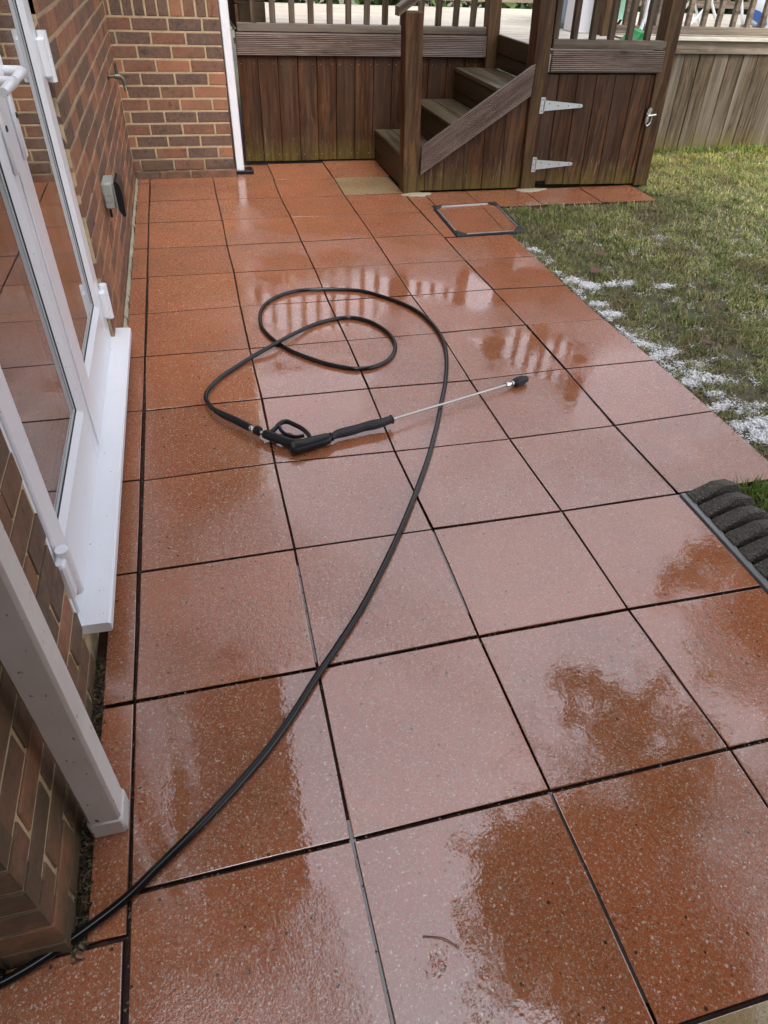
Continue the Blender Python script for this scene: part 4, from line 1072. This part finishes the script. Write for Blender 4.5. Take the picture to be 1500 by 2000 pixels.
def tufts(n, per, seed, Lr=(.03, .08)):
    r = np.random.default_rng(seed); cx = r.uniform(2.33, 6.2, n); cy = r.uniform(-4.3, .58, n); k = lawn_keep(cx, cy) & (foam_density(cx, cy) < .2)
    cx, cy = cx[k], cy[k]; x = (cx[:, None] + r.normal(0, .016, (len(cx), per))).ravel(); y = (cy[:, None] + r.normal(0, .016, (len(cx), per))).ravel()
    kk = x > 2.305; x, y = x[kk], y[kk]; N = len(x); a = r.uniform(0, 2 * PI, N); L = r.uniform(*Lr, N); ln = r.uniform(.4, 1.4, N); wd = r.uniform(.0014, .003, N)
    V = np.zeros((N, 3, 3)); dx, dy = np.cos(a), np.sin(a)
    for j, (f_, w_) in enumerate(((0, 1), (0, -1), (1, 0))):
        V[:, j, 0] = x + dx * L * np.sin(ln) * f_ - dy * wd * w_; V[:, j, 1] = y + dy * L * np.sin(ln) * f_ + dx * wd * w_; V[:, j, 2] = -.014 + L * np.cos(ln) * f_
    pal = np.array([(.10, .17, .03), (.16, .22, .05), (.26, .28, .08), (.45, .40, .20)]); c = pal[r.choice(4, N, p=[.35, .35, .2, .1])] * r.uniform(.8, 1.3, (N, 1))
    return V.reshape(-1, 3), np.arange(N * 3).reshape(-1, 3), np.repeat(c, 3, axis=0)
V2, T2, c2 = tufts(1500, 22, 31)
T = np.concatenate([T, T2 + len(V)]); V = np.concatenate([V, V2]); c = np.concatenate([c, c2])
grass = tri_mesh('lawn_grass', V, T, c, GRASS)
grass['label'] = 'short matted wet grass with yellow straw in it'; 
V, T, c = blades(9000, 2.06, 2.62, -5.2, -4.115, L=(.03, .075), lean=.6, seed=2, mode='lush')
g2 = tri_mesh('lush_grass', V, T, c, GRASS); g2['label'] = 'fresh green grass tuft behind the dark edging'
V, T, c = blades(1100, 3.95, 6.4, .48, .592, L=(.03, .12), lean=.7, seed=5, mode='lush')
g3 = tri_mesh('fence_foot_grass', V, T, c, GRASS); g3['label'] = 'longer grass along the foot of the pale boards'
# clippings and crumbs of straw lying on the slabs' edge and on the lawn
def foam_blobs(N, seed=3):
    r = np.random.default_rng(seed); x = r.uniform(2.26, 4.6, N); y = r.uniform(-4.1, -1.45, N)
    d = foam_density(x, y); k = (r.random(N) < d ** 1.7 * 1.0) & (d > .10) & (x > 2.303); x, y, d = x[k], y[k], d[k]; n = len(x)
    R = r.uniform(.0012, .0042, n) * (.5 + 1.0 * d); z = np.array([lawn_z(a, b) for a, b in zip(x, y)]) + r.uniform(.0, .016, n)
    base = np.array([(1, 0, 0), (0, 1, 0), (-1, 0, 0), (0, -1, 0), (0, 0, 1), (.6, .6, .55), (-.6, .6, .55), (-.6, -.6, .55), (.6, -.6, .55)])
    tri = np.array([(0, 5, 8), (0, 1, 5), (1, 6, 5), (1, 2, 6), (2, 7, 6), (2, 3, 7), (3, 8, 7), (3, 0, 8), (5, 6, 4), (6, 7, 4), (7, 8, 4), (8, 5, 4)])
    ang_ = r.uniform(0, 6.28, n); ca, sa = np.cos(ang_), np.sin(ang_); st_ = r.uniform(.7, 1.8, n)
    V = base[None] * R[:, None, None] * np.ones((n, 1, 1)); V = V * (1 + r.uniform(-.25, .25, V.shape))
    vx = V[:, :, 0] * st_[:, None]; vy = V[:, :, 1]
    X = vx * ca[:, None] - vy * sa[:, None] + x[:, None]; Y = vx * sa[:, None] + vy * ca[:, None] + y[:, None]; Zz = V[:, :, 2] * .6 + z[:, None]
    V = np.stack([X, Y, Zz], -1).reshape(-1, 3); T = ((np.arange(n) * 9)[:, None, None] + tri[None]).reshape(-1, 3)
    o = tri_mesh('soap_foam', V, T, None, FOAM); o['label'] = 'white soap foam lying in the grass along the slab edge'
    return n
nfoam = foam_blobs(420000)
# silt wash beside the slabs
# litter in the gap at the wall foot
lit = []; r = np.random.default_rng(8)
n = 2200; x = r.uniform(-.102, -.074, n); y = r.uniform(-5.13, -4.42, n); z = r.uniform(-.016, .004, n); a = r.uniform(0, 6.28, n); b = r.normal(0, .6, n); L = r.uniform(.002, .008, n); wd = r.uniform(.0006, .0026, n)
V = np.zeros((n, 4, 3))
for j, (u, v_) in enumerate(((-1, -1), (1, -1), (1, 1), (-1, 1))):
    V[:, j, 0] = x + (u * L * np.cos(a) - v_ * wd * np.sin(a)); V[:, j, 1] = y + (u * L * np.sin(a) + v_ * wd * np.cos(a)); V[:, j, 2] = z + u * L * np.sin(b) * .5
pal = np.array([(.05, .035, .02), (.11, .075, .04), (.20, .16, .09), (.03, .025, .018), (.07, .055, .03)])
c = np.repeat(pal[r.choice(5, n)], 4, axis=0)
lt_ = tri_mesh('leaf_litter', V.reshape(-1, 3), (np.arange(n) * 4)[:, None] + np.arange(4)[None], c, GRASS); lt_['label'] = 'dark leaf litter in the gap between wall foot and slabs'
# grit scattered on the slabs
n = 420; x = r.uniform(-.05, 1.8, n); y = r.uniform(-5.5, 0, n); s_ = r.uniform(.0007, .0022, n)
V = np.zeros((n, 4, 3)); 
for j, (u, v_, h) in enumerate(((-1, -.8, 0), (1, -.7, 0), (0, 1, 0), (0, 0, 1))): V[:, j, 0] = x + u * s_; V[:, j, 1] = y + v_ * s_; V[:, j, 2] = .0016 + h * s_
T = ((np.arange(n) * 4)[:, None, None] + np.array([(0, 1, 3), (1, 2, 3), (2, 0, 3)])[None]).reshape(-1, 3)
gr = tri_mesh('grit', V.reshape(-1, 3), T, np.repeat(pal[r.choice(5, n)] * .7, 4, axis=0), GRASS); gr['label'] = 'dark specks of grit on the slabs'
r = np.random.default_rng(19); JX = []
for i in range(2600):
    if r.random() < .55:
        c_ = r.choice([0, 0, 1, 2, 3, 4]); rr0 = r.uniform(1, 12 if c_ < 4 else 9); a0, a1 = corner(c_, int(rr0)), corner(c_, int(rr0) + 1); q = a0 + (a1 - a0) * (rr0 % 1); JX.append((q[0] + r.normal(0, .0028), q[1]))
    else:
        rw = int(r.integers(5, 12)); cc_ = r.uniform(0, 3.98); a0, a1 = corner(int(cc_), rw), corner(int(cc_) + 1, rw); q = a0 + (a1 - a0) * (cc_ % 1); JX.append((q[0], q[1] + r.normal(0, .0028)))
JX = np.array(JX); n = len(JX); s_ = r.uniform(.0012, .0038, n); V = np.zeros((n, 4, 3)); a = r.uniform(0, 6.28, n); z0_ = r.uniform(-.014, -.002, n)
for j, (u, v_, h) in enumerate(((-1, -.8, 0), (1, -.7, 0), (0, 1, 0), (.1, 0, .9))):
    V[:, j, 0] = JX[:, 0] + (u * np.cos(a) - v_ * np.sin(a)) * s_; V[:, j, 1] = JX[:, 1] + (u * np.sin(a) + v_ * np.cos(a)) * s_; V[:, j, 2] = z0_ + h * s_
T = ((np.arange(n) * 4)[:, None, None] + np.array([(0, 1, 3), (1, 2, 3), (2, 0, 3)])[None]).reshape(-1, 3)
pj_ = np.array([(.10, .055, .03), (.22, .17, .11), (.06, .07, .025), (.05, .03, .02), (.30, .26, .2)])
jd = tri_mesh('joint_debris', V.reshape(-1, 3), T, np.repeat(pj_[r.choice(5, n)], 4, axis=0), GRASS); jd['label'] = 'sand and moss crumbs in the slab joints'
def dead_leaf(px, py, size, rot, label):
    p = at(px, py, 2, .012); V = []; n = 6
    for i in range(n + 1):
        u = i / n; w_ = math.sin(PI * min(1, u * 1.05)) * .34 * size
        cu = .28 * size * math.sin(u * PI); V += [(size * (u - .5), -w_, cu * .4), (size * (u - .5), 0, cu * .15), (size * (u - .5), w_, cu * .5)]
    Fs = []
    for i in range(n):
        for k in range(2): q = i * 3 + k; Fs.append((q, q + 3, q + 4, q + 1))
    o = MB().add(V, Fs).make('dead_leaf', DEADLEAF, origin=(0, 0, 0), smooth=True); o.location = p; o.rotation_euler = (.1, .15, rot)
    return tag(o, label, 'leaf', 'dead leaves on the lawn')
dead_leaf(1175, 497, .085, .3, 'pale brown dead leaf lying flat on the grass, upper one by the foam')
dead_leaf(1165, 530, .12, .55, 'dark curled dead leaf in the grass just above the white foam')
dead_leaf(1380, 668, .06, -.5, 'small dead leaf on the grass right of the foam patches')
tw = MB().tube(spline([at(826, 1828, 2, .003), at(845, 1829, 2, .003), at(868, 1833, 2, .004), at(893, 1848, 2, .003)], 5), .0011, 5).make('twig', DEADLEAF); tag(tw, 'thin dark twig on the slab near the bottom edge', 'twig')
tw = MB().tube(spline([at(1106, 1712, 2, .003), at(1113, 1730, 2, .003), at(1120, 1745, 2, .003)], 5), .0009, 5).make('grass_stalk', m_plain('straw', (.4, .33, .18), .6)); tag(tw, 'short straw coloured stalk lying on a slab at lower right', 'stalk')

# ------------------------------------------------------------------ trees and hedge beyond the deck and over the lawn
def leaf_cloud(center, rad, N, seed, size=(.05, .10), pal=None, squash=(1, 1, 1), clumps=26):
    r = np.random.default_rng(seed); cs = r.normal(0, 1, (clumps, 3)); cs /= np.linalg.norm(cs, axis=1)[:, None]; cs *= r.uniform(.35, .95, (clumps, 1))
    k = r.integers(0, clumps, N); off = r.normal(0, .17, (N, 3)); P = (cs[k] + off) * rad * np.array(squash) + np.array(center)
    n1 = r.normal(0, 1, (N, 3)); n1 /= np.linalg.norm(n1, axis=1)[:, None]; n2 = np.cross(n1, r.normal(0, 1, (N, 3))); n2 /= np.linalg.norm(n2, axis=1)[:, None]
    L = r.uniform(*size, N)[:, None]; V = np.stack([P - n1 * L, P + n2 * L * .38, P + n1 * L, P - n2 * L * .38], 1).reshape(-1, 3)
    pal = np.array(pal or [(.05, .10, .025), (.08, .14, .035), (.12, .17, .05), (.035, .07, .02)])
    c = pal[r.integers(0, len(pal), N)] * r.uniform(.7, 1.3, (N, 1))
    return V, (np.arange(N) * 4)[:, None] + np.arange(4)[None], np.repeat(c, 4, axis=0)
def tree(name, label, base, cen, rad, N, seed, group=None, size=(.05, .1), sq=(1, 1, 1), pal=None, cat='tree'):
    t = thing(name, label, cat, base, group)
    V, Fq, c = leaf_cloud(cen, rad, N, seed, size, pal, sq)
    o = tri_mesh('crown', V - np.array(base), Fq, c, LEAF, kind=None); o.parent = t
    b = Vector(base); ce = Vector(cen); m = MB(); r = random.Random(seed)
    m.tube([b, b.lerp(ce, .35) + Vector((.05, .02, 0)), ce], [.09 * rad ** .5, .065 * rad ** .5, .02], 9)
    for i in range(6):
        d = Vector((r.uniform(-1, 1), r.uniform(-1, 1), r.uniform(.1, .8))) * rad * .8; s0 = b.lerp(ce, r.uniform(.45, .9)); m.tube([s0, s0 + d * .5 + Vector((0, 0, .1)), s0 + d], [.03, .02, .008], 6)
    m.make('trunk', BARK, t, smooth='auto'); return t
tree('garden_tree', 'large leafy garden tree over the lawn, outside the right edge of the view', (4.9, -4.2, -.02), (3.65, -4.35, 5.6), 1.6, 9000, 11, size=(.09, .17))
big = bpy.data.objects['garden_tree']
for k_, (c_, r_, n_l, sz) in enumerate((((2.95, -3.05, 3.35), .42, 150, (.05, .13)), ((3.35, -3.45, 3.5), .40, 150, (.05, .13)), ((4.72, -1.92, 3.2), .42, 260, (.05, .11)), ((4.1, -3.0, 4.2), .5, 260, (.06, .13)))):
    V_, F_, c2_ = leaf_cloud(c_, r_, n_l, 70 + k_, sz, None, (1, 1, .8), 9)
    o_ = tri_mesh('bough', V_ - np.array(big.location), F_, c2_, LEAF, kind=None); o_.parent = big
    MB().tube([(3.9, -4.0, 4.8), ((3.9 + c_[0]) / 2, (-4.0 + c_[1]) / 2, (4.8 + c_[2]) / 2 + .2), c_], [.02, .012, .005], 6).make('branch', BARK, big)
tree('garden_tree', 'tall leafy garden tree further out on the lawn to the right', (8.0, -2.0, -.02), (7.6, -1.4, 5.6), 1.6, 6000, 12, size=(.08, .16))
shade_block = thing('added_shade_block', 'plain brick block added behind the viewer to shade the near patio', 'house', (0, -9.5, 0))  # unseen block, added to dim the light on the near slabs
MB().box(-3.5, 3.2, -11.0, -7.4, 0, 5.2).make('wall', B_B, shade_block); MB().box(-3.7, 3.4, -11.2, -7.1, 5.2, 5.4).make('eaves_board', UPVC, shade_block)
MB().add([(-3.7, -7.1, 5.4), (3.4, -7.1, 5.4), (-3.7, -11.2, 5.4), (3.4, -11.2, 5.4), (-3.7, -9.15, 7.0), (3.4, -9.15, 7.0)], [(0, 1, 5, 4), (3, 2, 4, 5), (0, 4, 2), (1, 3, 5)]).make('roof', BARK, shade_block)
tree('garden_tree', 'large leafy tree added behind the viewer to darken the near patio', (3.6, -8.6, -.02), (3.0, -7.6, 5.0), 2.2, 12000, 13, size=(.10, .19))  # unseen tree, added for its shade on the near slabs
hx = [(1.8, 6.2, 2.3, 1.5), (3.6, 6.6, 2.2, 1.6), (5.4, 6.0, 2.0, 1.5), (6.9, 5.2, 1.9, 1.4), (8.6, 4.6, 2.2, 1.6), (10.4, 3.6, 2.2, 1.6)]
nm = ['leftmost', 'second from the left', 'third from the left', 'fourth from the left', 'second from the right', 'rightmost']
for i, (x, y, z, rd) in enumerate(hx):
    tree('garden_shrub', 'dense green shrub beyond the far balustrade, %s of six' % nm[i], (x, y, -.02), (x, y, z - .5), rd, 4200, 20 + i, 'shrubs beyond the deck', size=(.06, .12), sq=(1.0, .8, .95), cat='shrub')
print('bricks', nb[0], 'foam', nfoam)
